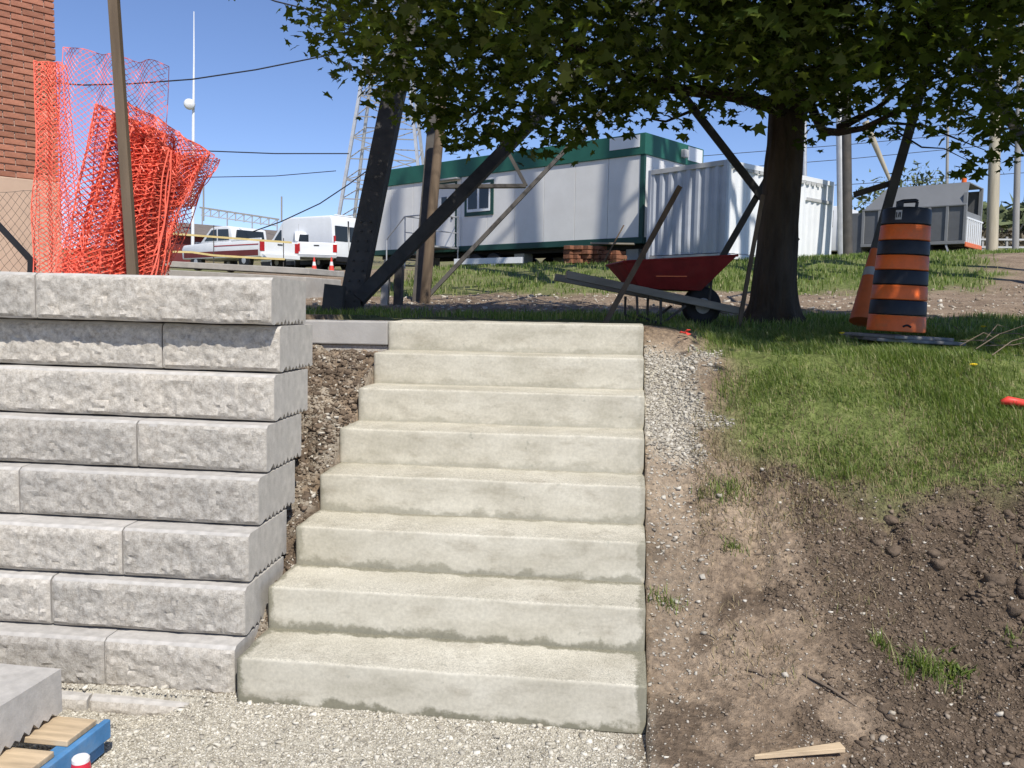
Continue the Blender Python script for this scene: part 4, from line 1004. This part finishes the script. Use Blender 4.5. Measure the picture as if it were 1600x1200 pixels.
start = Vector(tp[-1])
for k in range(11):
    a = 6.283*k/11+lr.uniform(-.2, .2)
    d_ = Vector((math.cos(a)*1.15, math.sin(a)*.75-.55, lr.uniform(.12, .55) if k % 2 else lr.uniform(.5, 1.2)))
    mb = MB(); limb(start+Vector((0, 0, lr.uniform(-.12, .5))), d_, lr.uniform(3.0, 4.0), lr.uniform(.05, .09), 0, mb)
    mb.build('limb', M['bark'], tree, world=True, smooth=True)
mb = MB()
for pts_, r_ in (([(1225, 170), (1150, 150), (1060, 140), (980, 120), (880, 60)], .075), ([(1235, 165), (1290, 145), (1350, 115), (1450, 70)], .065),
                 ([(1268, 168), (1285, 205), (1310, 207), (1350, 200), (1410, 170), (1470, 110)], .045), ([(1310, 200), (1370, 170), (1430, 120)], .04),
                 ([(1380, 192), (1440, 195), (1490, 215), (1540, 235)], .014), ([(1400, 205), (1440, 230), (1475, 232), (1520, 255)], .010),
                 ([(1100, 165), (1040, 190), (1010, 185)], .018), ([(960, 130), (930, 170), (890, 205)], .018), ([(900, 80), (800, 130), (720, 195)], .03), ([(800, 60), (650, 70), (520, 50)], .04)):
    mb = MB(); n = len(pts_); mb.tube([at(x, y, 7.85-.28*k) for k, (x, y) in enumerate(pts_)], [r_*(1-.75*k/(n-1)) for k in range(n)], 7)
    mb.build('limb', M['bark'], tree, world=True, smooth=True)
# leaves: five-lobed blades in loose clusters spread through the crown
cl_pts = []
while len(cl_pts) < 3500:
    q = rng.normal(0, 1, 3); q /= np.linalg.norm(q); rr = rng.random()**(.40)
    p = CEN+q*RAD*rr
    if p[2] < 2.95+.10*abs(p[0]-1.4)*0: continue
    e = p-np.array([0, 0, EYE]); dd = e@_fw; sx = 800+FPX*(e@_r)/dd; sy = 600-FPX*(e@_u)/dd
    if dd < 1 or (p[1] < 4.9 and sy > -10): continue
    # the crown's ragged underside
    lim = np.interp(sx, [430, 478, 505, 560, 640, 720, 830, 900, 980, 1100, 1180, 1260, 1350, 1450, 1540, 1640], [-90, -85, 20, 95, 165, 215, 205, 195, 175, 150, 150, 165, 150, 165, 190, 235])
    if sy > lim-12: continue
    gs = p-np.array(to_sun)*((p[2]-1.4)/to_sun.z)
    if XL-.5 < gs[0] < X0+.35 and 3 < gs[1] < 5.75: continue
    cl_pts.append((*p, .34, 27))
for (x, y, d, r_, n) in [(500, 50, 7, .22, 26), (545, 85, 7, .2, 26), (585, 110, 6.9, .2, 30), (595, 140, 6.9, .14, 18), (615, 120, 6.8, .2, 30), (660, 165, 6.8, .2, 34), (700, 205, 6.7, .15, 26), (725, 225, 6.7, .13, 22), (690, 175, 6.7, .2, 34), (750, 200, 6.6, .2, 34),
        (790, 215, 6.6, .16, 30), (830, 205, 6.6, .2, 34), (865, 218, 6.6, .16, 28), (850, 235, 6.6, .10, 12), (900, 195, 6.6, .2, 34), (930, 175, 6.7, .2, 34), (905, 215, 6.7, .1, 12), (960, 170, 6.7, .16, 28), (1000, 160, 6.8, .14, 22), (1050, 175, 6.8, .13, 20), (1072, 195, 6.8, .09, 12),
        (1110, 165, 6.9, .14, 20), (1180, 150, 6.9, .16, 26), (1215, 140, 6.6, .16, 26), (1260, 150, 6.8, .16, 30), (1300, 160, 6.8, .15, 30), (1330, 150, 6.8, .15, 30), (1290, 120, 6.8, .16, 30), (1140, 180, 6.9, .06, 7), (1160, 195, 6.9, .05, 5), (1270, 200, 7.0, .11, 14), (1262, 222, 7.0, .07, 8), (1285, 180, 7.0, .14, 20), (1345, 185, 7, .15, 22), (1360, 212, 7, .08, 10), (1400, 185, 6.9, .14, 20), (1395, 207, 6.9, .07, 8), (1440, 170, 6.8, .16, 24),
        (1480, 190, 6.5, .14, 16), (1455, 205, 6.5, .05, 5), (1500, 225, 6.4, .11, 12), (1540, 210, 6.4, .16, 22), (1580, 225, 6.4, .16, 22), (1555, 250, 6.4, .09, 9), (1510, 255, 6.4, .07, 8), (1500, 270, 6.4, .06, 6), (1535, 268, 6.4, .04, 4), (1595, 260, 6.4, .10, 10), (1590, 190, 6.4, .2, 26),
        (1240, 95, 5.6, .12, 22), (1310, 85, 5.4, .13, 26), (1330, 110, 5.4, .10, 20), (1275, 135, 5.6, .10, 18), (1150, 85, 5.8, .09, 12), (1190, 100, 5.8, .08, 12), (1580, 20, 5.0, .14, 26), (1590, 50, 5.0, .10, 18), (1480, 20, 5.2, .12, 18), (1130, 40, 5.6, .12, 14)]:
    cl_pts.append((*at(x, y, d), r_, n))
for sx in range(500, 1660, 30):
    lm = float(np.interp(sx, [485, 560, 640, 720, 830, 900, 980, 1100, 1180, 1260, 1350, 1450, 1540, 1640], [70, 110, 165, 215, 205, 195, 175, 150, 130, 130, 150, 165, 190, 235]))
    for dy in (34, 75, 118):
        if lm-dy > -30: cl_pts.append((*at(sx+rng.uniform(-18, 18), lm-dy+rng.uniform(-14, 14), rng.uniform(5.7, 7.6)), .26, 26))
tmpl = np.array([(0, 0), (.16, .10), (.52, .02), (.36, .30), (.56, .62), (.22, .58), (0, 1.02), (-.22, .58), (-.56, .62), (-.36, .30), (-.52, .02), (-.16, .10)])
LV, nl = [], 0
for (x, y, z, r_, n) in cl_pts:
    n = int(n*rng.uniform(.7, 1.3)); c = rng.normal(0, r_*.55, (n, 3))*np.array([1, 1, .7])+np.array([x, y, z])
    s = rng.uniform(.05, .105, n)*rng.choice([.75, 1, 1.1], n); a = rng.random(n)*6.283
    nrm = np.stack([rng.normal(0, .7, n), rng.normal(-.15, .7, n), np.ones(n)], 1); nrm /= np.linalg.norm(nrm, axis=1)[:, None]
    t = np.stack([np.cos(a), np.sin(a), rng.normal(-.45, .4, n)], 1); t -= nrm*(t*nrm).sum(1)[:, None]; t /= np.linalg.norm(t, axis=1)[:, None]
    bt = np.cross(nrm, t)
    cup = -.22*np.abs(tmpl[:, 0])[None, :, None]*nrm[:, None]-.10*(tmpl[:, 1]**2)[None, :, None]*nrm[:, None]
    v = c[:, None]+s[:, None, None]*(tmpl[None, :, 0:1]*bt[:, None]+tmpl[None, :, 1:2]*t[:, None]+cup)
    LV.append(v); nl += n
LV = np.concatenate(LV); k = len(LV)
q = np.array([(0, 1, 11), (1, 3, 9), (1, 9, 11), (1, 2, 3), (11, 9, 10), (3, 5, 7), (3, 7, 9), (3, 4, 5), (9, 7, 8), (5, 6, 7)])
fs = (q[None]+(np.arange(k)*12)[:, None, None]).reshape(-1, 3)
o = link('crown', raw_mesh('crown', (LV-np.array(tree.location)).reshape(-1, 3), fs), M['leaf'], tree); o['kind'] = 'stuff'

# ------------------------------------------------------------------ wheelbarrow and stakes
wz = at(1020, 507, 7.3); rt = Vector((_r[0], _r[1], 0)).normalized()
wb = thing('wheelbarrow', 'red wheelbarrow with timber handles parked by the trunk', 'wheelbarrow', (wz[0], wz[1], float(wz[2])), rotz_of(rt)+R(6))
def wl(px, py): return Vector(((px-1020)/FPX*7.3, 0, (507-py)/FPX*7.3+(px-1020)/FPX*7.3*.015))     # picture offset -> local metres
tr_ = MB(); top = [(957, 413), (1130, 403)]; bot = [(988, 452), (1083, 455)]
a, b, c_, d_ = wl(*top[0]), wl(*top[1]), wl(*bot[1]), wl(*bot[0])
def ring(p0, p1, hw): return [Vector((p0.x, -hw, p0.z)), Vector((p1.x, -hw*1.0, p1.z)), Vector((p1.x, hw, p1.z)), Vector((p0.x, hw, p0.z))]
o1 = ring(a, b, .33); o2 = ring(d_, c_, .21); i1 = [Vector((v.x*.985+.002, v.y*.97, v.z)) for v in o1]; i2 = [Vector((v.x, v.y*.95, v.z+.012)) for v in o2]
tr_.add(o1+o2+i1+i2, [(0,1,5,4),(1,2,6,5),(2,3,7,6),(3,0,4,7),(4,5,6,7),(8,12,13,9),(9,13,14,10),(10,14,15,11),(11,15,12,8),(15,14,13,12),(0,8,9,1),(1,9,10,2),(2,10,11,3),(3,11,8,0)])
tr_.build('tray', M['redpaint'], wb, bevel=.012, smooth='auto')
rim_ = MB(); loop = o1+[o1[0]]
rim_.tube(loop, .011, 6).build('rim', M['redpaint'], wb)
h0, h1 = wl(872, 432), wl(1150, 486)
for y0, y1 in ((-.30, -.14), (.30, .14)):
    MB().bar((h0.x, y0, h0.z), (h1.x, y1, h1.z), .048, .062).build('handle', M['wood_grey'], wb, bevel=.006)
for y in (-.20, .20):
    MB().tube([wl(984, 463)+Vector((0, y, 0)), wl(985, 492)+Vector((0, y*1.1, 0)), wl(1022, 506)+Vector((0, y*1.1, 0)), wl(1060, 478)+Vector((0, y, 0))], .012, 6).build('leg', M['steel'], wb)
    MB().tube([wl(1021, 462)+Vector((0, y, 0)), wl(1021, 506)+Vector((0, y*1.1, 0))], .012, 6).build('leg', M['steel'], wb)
    MB().tube([wl(1100, 476)+Vector((0, y*.7, 0)), wl(1102, 425)+Vector((0, y*.9, 0))], .011, 6).build('tray_brace', M['steel'], wb)
wc = wl(1097, 478)
o = link('wheel', MB().lathe([(.10, -.045), (.15, -.05), (.165, -.03), (.168, 0), (.165, .03), (.15, .05), (.10, .045)], 24).mesh('wheel'), M['black'], wb, wc, (math.pi/2, 0, 0), smooth=True)
link('hub', MB().lathe([(.02, -.07), (.095, -.03), (.095, .03), (.02, .07)], 16).mesh('hub'), M['tarpgrey'], o)
for k in range(2): MB().bar((-.06+.0*k, -.272+.012*k, wl(1020, 434-5*k).z), (.20-.03*k, -.272+.012*k, wl(1060, 434-5*k).z), .003, .006 if k else .008).build('faded_lettering', M['coneorange'], wb)
def lean(p, q, d0, d1, wd, nm, lab, mat):
    mb = MB(); mb.bar(at(*p, d0), at(*q, d1), wd, wd*.8, up=_fw); solo(nm, mb, mat, lab, 'stake', bevel=.003)
lean((944, 508), (1062, 292), 6.6, 7.0, .042, 'leaning_stake', 'brown wooden stake leaning across the red wheelbarrow tray', M['wood_dark'])
lean((1154, 512), (1192, 305), 7.1, 7.5, .034, 'leaning_stake', 'thin wooden stake propped against the tree trunk', M['wood_post'])

# ------------------------------------------------------------------ construction drum and tall cone
DZ = onground(1398, 536, 0); DD = float((DZ-np.array([0, 0, EYE]))@_fw); gz = float(DZ[2])+.045; print('drum depth', DD)
dm = thing('traffic_drum', 'orange and black striped traffic drum on flat rubber bases', 'traffic drum', (DZ[0], DZ[1], gz), R(-4))
dm.rotation_euler = (0, R(2.2), R(-4))
pxm = DD/FPX
yb = [(526, 501), (500.5, 478), (477.5, 455), (454.5, 432.5), (432, 409.5), (409, 387.5), (387, 363.5), (363, 337)]
def rad_at(y): return np.interp(y, [336, 530], [34.5, 43])*pxm
for k, (y0, y1) in enumerate(yb):
    z0, z1 = (534-y0)*pxm, (534-y1)*pxm; r0, r1 = rad_at(y0), rad_at(y1)
    pr_ = [(r0-.004, z0+.001), (r0, z0+.006), (r1, z1-.006), (r1-.004, z1-.001)]
    if k == 7: pr_ = [(r0-.004, z0+.001), (r0, z0+.006), (r1+.002, z1-.02), (r1-.006, z1-.006), (r1-.03, z1)]
    MB().lathe(pr_, 40).build('orange_band' if k % 2 == 0 else ('top_cap' if k == 7 else 'black_band'), M['orange'] if k % 2 == 0 else M['drumblack'], dm, smooth='auto')
zt = (534-336)*pxm
MB().bar((-.05, 0, zt-.002), (-.05, 0, zt+.045), .06, .04).build('handle', M['drumblack'], dm, bevel=.006)
hb = [c for c in dm.children if c.name.startswith('handle')][0]
MB().tube([(-.07, 0, zt+.03), (-.03, 0, zt+.045), (.05, 0, zt+.052), (.062, 0, zt+.045)], .014, 8).build('grip', M['drumblack'], hb, smooth=True)
MB().tube([(.058, 0, zt-.004), (.06, 0, zt+.045)], .011, 8).build('grip_post', M['drumblack'], hb)
la = R(-90-38); rl = rad_at(348)+.004
lab_ = MB(); 
for k in range(4):
    a0_, a1_ = la+k*.065, la+(k+1)*.065
    z0, z1 = (534-357)*pxm, (534-343)*pxm
    lab_.add([(rl*math.cos(a0_), rl*math.sin(a0_), z0), (rl*math.cos(a1_), rl*math.sin(a1_), z0), (rl*math.cos(a1_), rl*math.sin(a1_), z1), (rl*math.cos(a0_), rl*math.sin(a0_), z1)], [(0, 1, 2, 3)])
lo_ = lab_.build('label_plate', M['tarpgrey'], dm)
for k in range(3):
    a_ = la+.05+k*.075; r2 = rl+.002; zc = (534-350)*pxm
    MB().bar((r2*math.cos(a_), r2*math.sin(a_), zc-.018), (r2*math.cos(a_+(.03 if k == 1 else 0)), r2*math.sin(a_+(.03 if k == 1 else 0)), zc+.018), .006, .002, up=(math.cos(a_), math.sin(a_), 0)).build('print_mark', M['drumblack'], lo_)
# lifting slot in the bottom band
a_ = R(-90+8); r2 = rad_at(516)+.0015
sl_ = MB(); sl_.tube([(r2*math.cos(a_+t), r2*math.sin(a_+t), (534-518)*pxm+.012*math.sin((t+.14)/.28*3.14)) for t in np.linspace(-.14, .14, 9)], .007, 6)
sl_.build('lifting_slot', M['black'], dm)
for k, (hx_, hy_, z0, rot_, dx_) in enumerate(((.30, .27, -.032, 12, .03), (.27, .25, -.0095, 34, -.02))):
    o = link('rubber_base', MB().box((-hx_, -hy_, 0), (hx_, hy_, .022)).mesh('rubber_base', .006, 2), M['greyplate'], dm, (dx_+.02, -.02, z0), (0, 0, R(rot_)))
# tall orange cone leaning behind the drum
cb, ct_ = at(1348, 503, 6.9), at(1366, 392, 7.05)
tc_ = thing('tall_cone', 'tall faded orange cone with pale collar leaning behind the drum', 'cone', cb)
def seg(nm, t0, t1, r0, r1, mat):
    A = Vector(cb).lerp(Vector(ct_), t0); B = Vector(cb).lerp(Vector(ct_), t1)
    MB().tube([A, B], [r0, r1], 24).build(nm, mat, tc_, world=True, smooth='auto')
seg('lower_cone', 0, .62, .105, .062, M['coneorange']); seg('reflective_collar', .621, .74, .0635, .054, M['tarpgrey']); seg('tip', .741, 1.02, .052, .030, M['coneorange'])

# ------------------------------------------------------------------ far structures
def pole(name, label, p, q, d, r0, r1, mat, n=10):
    mb = MB(); mb.tube([at(*p, d), at(*q, d)], [r0, r1], n); return solo(name, mb, mat, label, 'pole', smooth='auto')
pole('utility_pole', 'thick pale wooden utility pole beside the grey truck', (1549, 420), (1562, -40), 26, .17, .14, M['polewood'])
pole('utility_pole', 'thinner grey utility pole near the photo edge beyond thick pole', (1586, 412), (1597, -40), 44, .16, .13, M['polegrey'])
pole('utility_pole', 'distant thin dark utility pole above the grey truck roof', (1479, 330), (1483, 60), 80, .14, .10, M['polegrey'])
pole('boom', 'pale boom tapering down behind the leaning pylon leg', (1394, 290), (1352, 190), 60, .10, .24, M['polewood'])
pole('light_mast', 'slim grey mast rising behind the container near trunk', (1257, 330), (1257, 100), 50, .14, .12, M['galv'])
am = thing('antenna_mast', 'tall slender white antenna mast with small round dish', 'mast', at(301, 400, 62))
MB().tube([at(301, 400, 62), at(302, 190, 62), at(303, 95, 62), at(303, 18, 62)], [.12, .10, .06, .03], 8).build('pole', M['white'], am, world=True)
o = link('dish', MB().lathe([(.02, -.2), (.25, -.12), (.38, 0), (.40, .04), (.30, .16), (.05, .26)], 20).mesh('dish'), M['white'], am, Vector(at(296, 163, 61.6))-Vector(am.location), (math.pi/2, 0, .6), smooth=True)
MB().bar(at(296, 168, 61.8), at(304, 168, 61.9), .12, .2).build('dish_arm', M['galv'], am, world=True)
# galvanised lattice tower
lt = thing('lattice_tower', 'tall galvanised lattice tower behind the white van', 'tower', at(590, 400, 58))
TWB = [(529, 340), (662, 345)]; TWT = [(585, 10), (628, 12)]
def tw(k, t, back=0):
    b = TWB[k]; c = TWT[k]; q = at(b[0]+(c[0]-b[0])*t, b[1]+(c[1]-b[1])*t, 58); mid = (at(595, 340, 58)+at(606, 10, 58))/2
    return Vector(q)+Vector((_fw[0], _fw[1], 0))*(back*(5.4*(1-t)+1.8*t))
for k in (0, 1):
    for bk in (0, 1): MB().bar(tw(k, -.25, bk), tw(k, 1.35, bk), .20, .20).build('leg', M['galv'], lt, world=True)
ts = [0, .09, .18, .28, .38, .48, .58, .68, .78, .88, .98, 1.1, 1.22]
for a_, b_ in zip(ts[:-1], ts[1:]):
    i_ = ts.index(a_)
    for bk in (0, 1):
        MB().bar(tw(0, a_, bk), tw(1, a_, bk), .07, .07).build('cross_bar', M['polegrey'], lt, world=True)
        MB().bar(tw(i_ % 2, a_, bk), tw(1-i_ % 2, b_, bk), .06, .06).build('diagonal', M['polegrey'], lt, world=True)
    for k in (0, 1): MB().bar(tw(k, a_, 0), tw(k, b_, 1), .06, .06).build('diagonal', M['polegrey'], lt, world=True)
# substation gantry
gt = thing('substation_gantry', 'pale steel substation gantry over the maroon building', 'gantry', at(370, 400, 95))
MB().bar(at(312, 324, 95), at(436, 343, 95), .18, .18).build('top_beam', M['polegrey'], gt, world=True); MB().bar(at(314, 336, 95), at(434, 353, 95), .12, .12).build('lower_beam', M['galv'], gt, world=True)
for k in range(10):
    x = 316+k*13; MB().bar(at(x, 325+k*2, 95), at(x, 337+k*2 if k % 3 else 400, 95), .12, .12).build('upright', M['galv'], gt, world=True)
    if k < 9: MB().bar(at(x, 337+k*2, 95), at(x+13, 327+k*2, 95), .08, .08).build('diagonal', M['galv'], gt, world=True)
for x, y in ((318, 290), (440, 307)): MB().bar(at(x, y, 95), at(x, 345, 95), .14, .14).build('rod', M['polegrey'], gt, world=True)
# maroon building
mz = at(262, 402, 66); me_ = at(470, 402, 74); mxd = Vector((me_[0]-mz[0], me_[1]-mz[1], 0)); ML = mxd.length; mxd.normalize()
mbd = thing('maroon_building', 'low maroon building with grey gabled roof behind the pickup', 'building', (mz[0], mz[1], mz[2]-1), rotz_of(mxd))
MB().box((0, 0, 0), (ML, 6, 2.75)).build('wall', M['maroon'], mbd)
MB().add([(-.3, -.5, 2.7), (ML+.3, -.5, 2.7), (ML+.3, 3, 4.0), (-.3, 3, 4.0), (-.3, 6.5, 2.7), (ML+.3, 6.5, 2.7)], [(0,1,2,3),(3,2,5,4),(0,3,4),(1,5,2),(0,4,5,1)]).build('roof', M['roofgrey'], mbd)
for x in (2.2, 5.2): 
    f_ = MB().box((x, -.05, 1.3), (x+1.2, .01, 2.3)).build('window', M['white'], mbd); MB().box((x+.1, -.07, 1.4), (x+1.1, -.051, 2.2)).build('pane', M['glass'], f_)
# overhead wires
def wire(label, pts, d, r_):
    P_ = [at(x, y, d) for x, y in pts]; mb = MB(); mb.tube(P_, r_, 5); solo('overhead_wire', mb, M['wire'], label, 'wire')
wire('black cable sagging from the net up to the lattice tower', [(60, 128), (130, 133), (205, 131), (300, 124), (400, 109), (500, 89), (575, 72), (650, 52)], 40, .035)
wire('short black cable end entering the crown at its far edge', [(395, -12), (430, 2), (475, 13), (540, 27)], 30, .028)
wire('level thin wire running from the orange net to the tower', [(200, 233), (325, 236), (430, 240), (545, 240)], 50, .035)
wire('faint lower wire below the level wire by the mast', [(200, 279), (320, 277), (430, 275), (525, 267)], 70, .035)
wire('slanting black service drop above the white van roof', [(395, 362), (440, 346), (500, 318), (545, 288), (580, 262)], 34, .025)
for k, (y0, y1) in enumerate(((268, 222), (300, 270), (245, 200))):
    wire(('uppermost', 'lowest', 'middle')[(1, 1, 0)[0] if False else (2, 1, 0)[k]]+' of the thin power lines crossing behind the trunk', [(1080, y0), (1330, (y0+y1)/2+3), (1600, y1), (1700, y1-12)], 75, .03)
# field fence far right
ff = thing('field_fence', 'low rail fence across the brown field at far edge', 'fence', at(1575, 400, 60))
for y in (374, 386, 397): MB().bar(at(1525, y, 60), at(1680, y+1, 60), .12, .05, up=_fw).build('rail', M['tarpgrey'], ff, world=True)
for x in (1535, 1573, 1611, 1650): MB().bar(at(x, 370, 60.1), at(x, 412, 60.1), .14, .12, up=_fw).build('post', M['polegrey'], ff, world=True)
# far woods and bushes
def foliage(name, items, label, kind, cat=None, size=.5):
    P_ = []
    for (x, y, d, rx, rz, n) in items:
        c = at(x, y, d); q = rng.normal(0, .5, (n, 3)); q = np.clip(q, -1.1, 1.1); P_.append(c+q*np.array([rx, rx*.8, rz]))
    P_ = np.concatenate(P_); n = len(P_); v = P_[:, None]+rng.normal(0, size, (n, 3, 3))
    mb = raw_mesh(name, v.reshape(-1, 3), np.arange(n*3).reshape(-1, 3))
    return mb
items = [(x, 352+rng.uniform(-6, 6), 170, 7, 3.2, 420) for x in range(1440, 1760, 22)]
tag(link('far_woods', foliage('far_woods', items, '', '', size=.8), M['fartree']), 'hazy far wood along the horizon right of poles', None, kind='stuff')
items = [(x, 384, 150, 6, 2.2, 160) for x in range(1440, 1760, 22)]
tag(link('scrub', foliage('scrub', items, '', '', size=.7), M['farfield']), 'brown scrub below the far wood', None, kind='stuff')
for (x, y, d, r_, lab) in ((1385, 330, 52, 2.2, 'pale green leafy bush behind the leaning pylon leg'), (1440, 305, 60, 2.4, 'sparse green treetop above the grey truck roof')):
    c = at(x, y, d); b = (c[0], c[1], float(G(c[0], c[1])))
    t = thing('bush', lab, 'bush', b)
    P_ = c+np.clip(rng.normal(0, .5, (900, 3)), -1.2, 1.2)*np.array([r_, r_, r_*.75]); v = P_[:, None]+rng.normal(0, .13, (900, 3, 3))-np.array(b)
    link('crown', raw_mesh('crown', v.reshape(-1, 3), np.arange(2700).reshape(-1, 3)), M['fartree'], t)['kind'] = 'stuff'
    MB().tube([(0, 0, -.2), tuple(Vector(c)-Vector(b))], [.12, .05], 6).build('trunk', M['bark'], t)

# ------------------------------------------------------------------ small things on the slope
def splinter():
    p = onground(1178, 1192, 0); q = onground(1316, 1180, 0)
    mb = MB(); A = Vector(p)+Vector((0, 0, .012)); B = Vector(q)+Vector((0, 0, .02)); d_ = (B-A); n_ = Vector((-d_.y, d_.x, 0)).normalized()*.021
    lo = [A-n_*.15, B-n_, B+n_, A+n_*.15]; up_ = [v+Vector((0, 0, .016)) for v in lo]
    mb.add(lo+up_, [(0,3,2,1),(4,5,6,7),(0,1,5,4),(1,2,6,5),(2,3,7,6),(3,0,4,7)])
    solo('wood_splinter', mb, M['pine'], 'pale pointed wooden stake lying on soil at bottom edge', 'wood', bevel=.002)
splinter()
def scrap(px, py, s, lab, mat, nm, n=5):
    p = onground(px, py, 0); mb = MB(); r_ = random.Random(px)
    for k in range(n):
        c = Vector(p)+Vector((r_.uniform(-s, s), r_.uniform(-s, s)*.4, .03+r_.uniform(0, s*.4))); e = [Vector((r_.uniform(-s, s), r_.uniform(-s, s)*.5, r_.uniform(-.2, .5)*s)) for _ in range(3)]
        mb.add([c+v for v in e]+[c+v+Vector((0, 0, .004)) for v in e], [(0, 1, 2), (5, 4, 3), (0, 3, 4, 1), (1, 4, 5, 2), (2, 5, 3, 0)])
    solo(nm, mb, mat, lab, 'litter')
scrap(1073, 531, .035, 'small red scrap in the shaded grass beside top step', M['redbits'], 'red_scrap')
p = onground(1580, 640, 0)
mb = MB(); mb.tube([Vector(p)+Vector((-.05, 0, .035)), Vector(p)+Vector((-.02, 0, .045)), Vector(p)+Vector((.09, -.01, .03))], [.012, .022, .016], 8)
solo('plastic_stub', mb, M['redbits'], 'orange red plastic stub lying in the grass at photo edge', 'litter', smooth=True)
for (x, y, lab) in ((1314, 538, 'yellow dandelion in grass left of the drum'), (1535, 526, 'yellow dandelion beside the fallen twigs'), (1519, 592, 'yellow dandelion in the sunlit grass below the twigs')):
    p = onground(x, y, 0); t = thing('dandelion', lab, 'dandelion', p, 0, 'dandelions in the lawn')
    MB().tube([(0, 0, 0), (.004, 0, .07)], .0018, 5).build('stem', M['blade'], t)
    fl = MB()
    for k in range(18):
        a = k*2.4; r_ = .006+.011*(k/18); fl.bar((.004, 0, .07), (.004+math.cos(a)*r_*1.3, math.sin(a)*r_*1.3, .082-.004*(k/18)), .006, .003)
    fl.build('flower', M['dandelion'], t)
tw_ = thing('twig_pile', 'tangle of dry fallen twigs at the photo edge right of drum', 'twigs', onground(1560, 545, 0)); r_ = random.Random(3)
for (x0, y0, x1, y1) in ((1490, 510, 1502, 530), (1500, 532, 1600, 560), (1525, 545, 1625, 500), (1540, 540, 1630, 530), (1530, 520, 1630, 535), (1550, 555, 1640, 515), (1560, 530, 1590, 575), (1535, 535, 1575, 512), (1500, 540, 1560, 530)):
    p = onground(x0, y0+14, 0); d_ = (Vector(p)-Vector((0, 0, EYE))).dot(Vector(_fw))
    A, B = Vector(at(x0, y0, d_)), Vector(at(x1, y1, d_+r_.uniform(-.2, .2))); mid = A.lerp(B, r_.uniform(.35, .65))+Vector((0, r_.uniform(-.05, .05), r_.uniform(-.03, .06)))
    MB().tube([A, mid, B], [.0035, .003, .0012], 5).build('twig', M['twig'], tw_, world=True)
def tuft(px, py, n, hgt, sp, lab, broad=.004):
    p = onground(px, py, 0); xs = p[0]+rng.normal(0, sp, n); ys = p[1]+rng.normal(0, sp*.6, n)
    o = scatter_blades('weed_tuft', M['blade'], xs, ys, rng.uniform(.4, 1, n)*hgt, np.full(n, broad), lab, .9)
    me = o.data; c = np.array([p[0], p[1], float(G(p[0], p[1]))]); me.transform(Matrix.Translation(-Vector(c))); o.location = c
    del o['kind']; tag(o, lab, 'weed')
tuft(1440, 1050, 160, .11, .045, 'tall tuft of green weeds low on dark soil'); tuft(1490, 1058, 90, .05, .035, 'small bright green weed right of the tall tuft', .010)
tuft(1375, 1010, 60, .07, .02, 'narrow weed tuft left of the tall green tuft'); tuft(1145, 858, 70, .05, .03, 'small weed tuft on the stony slope near the steps'); tuft(1130, 770, 160, .08, .06, 'grassy tuft hanging over the gully beside the steps')
tuft(1585, 1005, 40, .06, .02, 'lone green sprig on soil at photo edge'); tuft(1040, 945, 60, .07, .035, 'straw tuft beside the lower steps')
for (x0, y0, x1, y1, lab) in ((1165, 1048, 1200, 1062, 'short dark root lying on the slope nearest the steps'), (1255, 1055, 1345, 1110, 'long thin root crossing the bare soil'), (1180, 868, 1255, 873, 'thin twig above the hollow in the slope')):
    A, B = Vector(onground(x0, y0, 0)), Vector(onground(x1, y1, 0)); mb = MB(); mb.tube([A+Vector((0, 0, .006)), A.lerp(B, .5)+Vector((0, 0, .014)), B+Vector((0, 0, .004))], [.005, .005, .003], 6)
    solo('root', mb, M['twig'], lab, 'root')
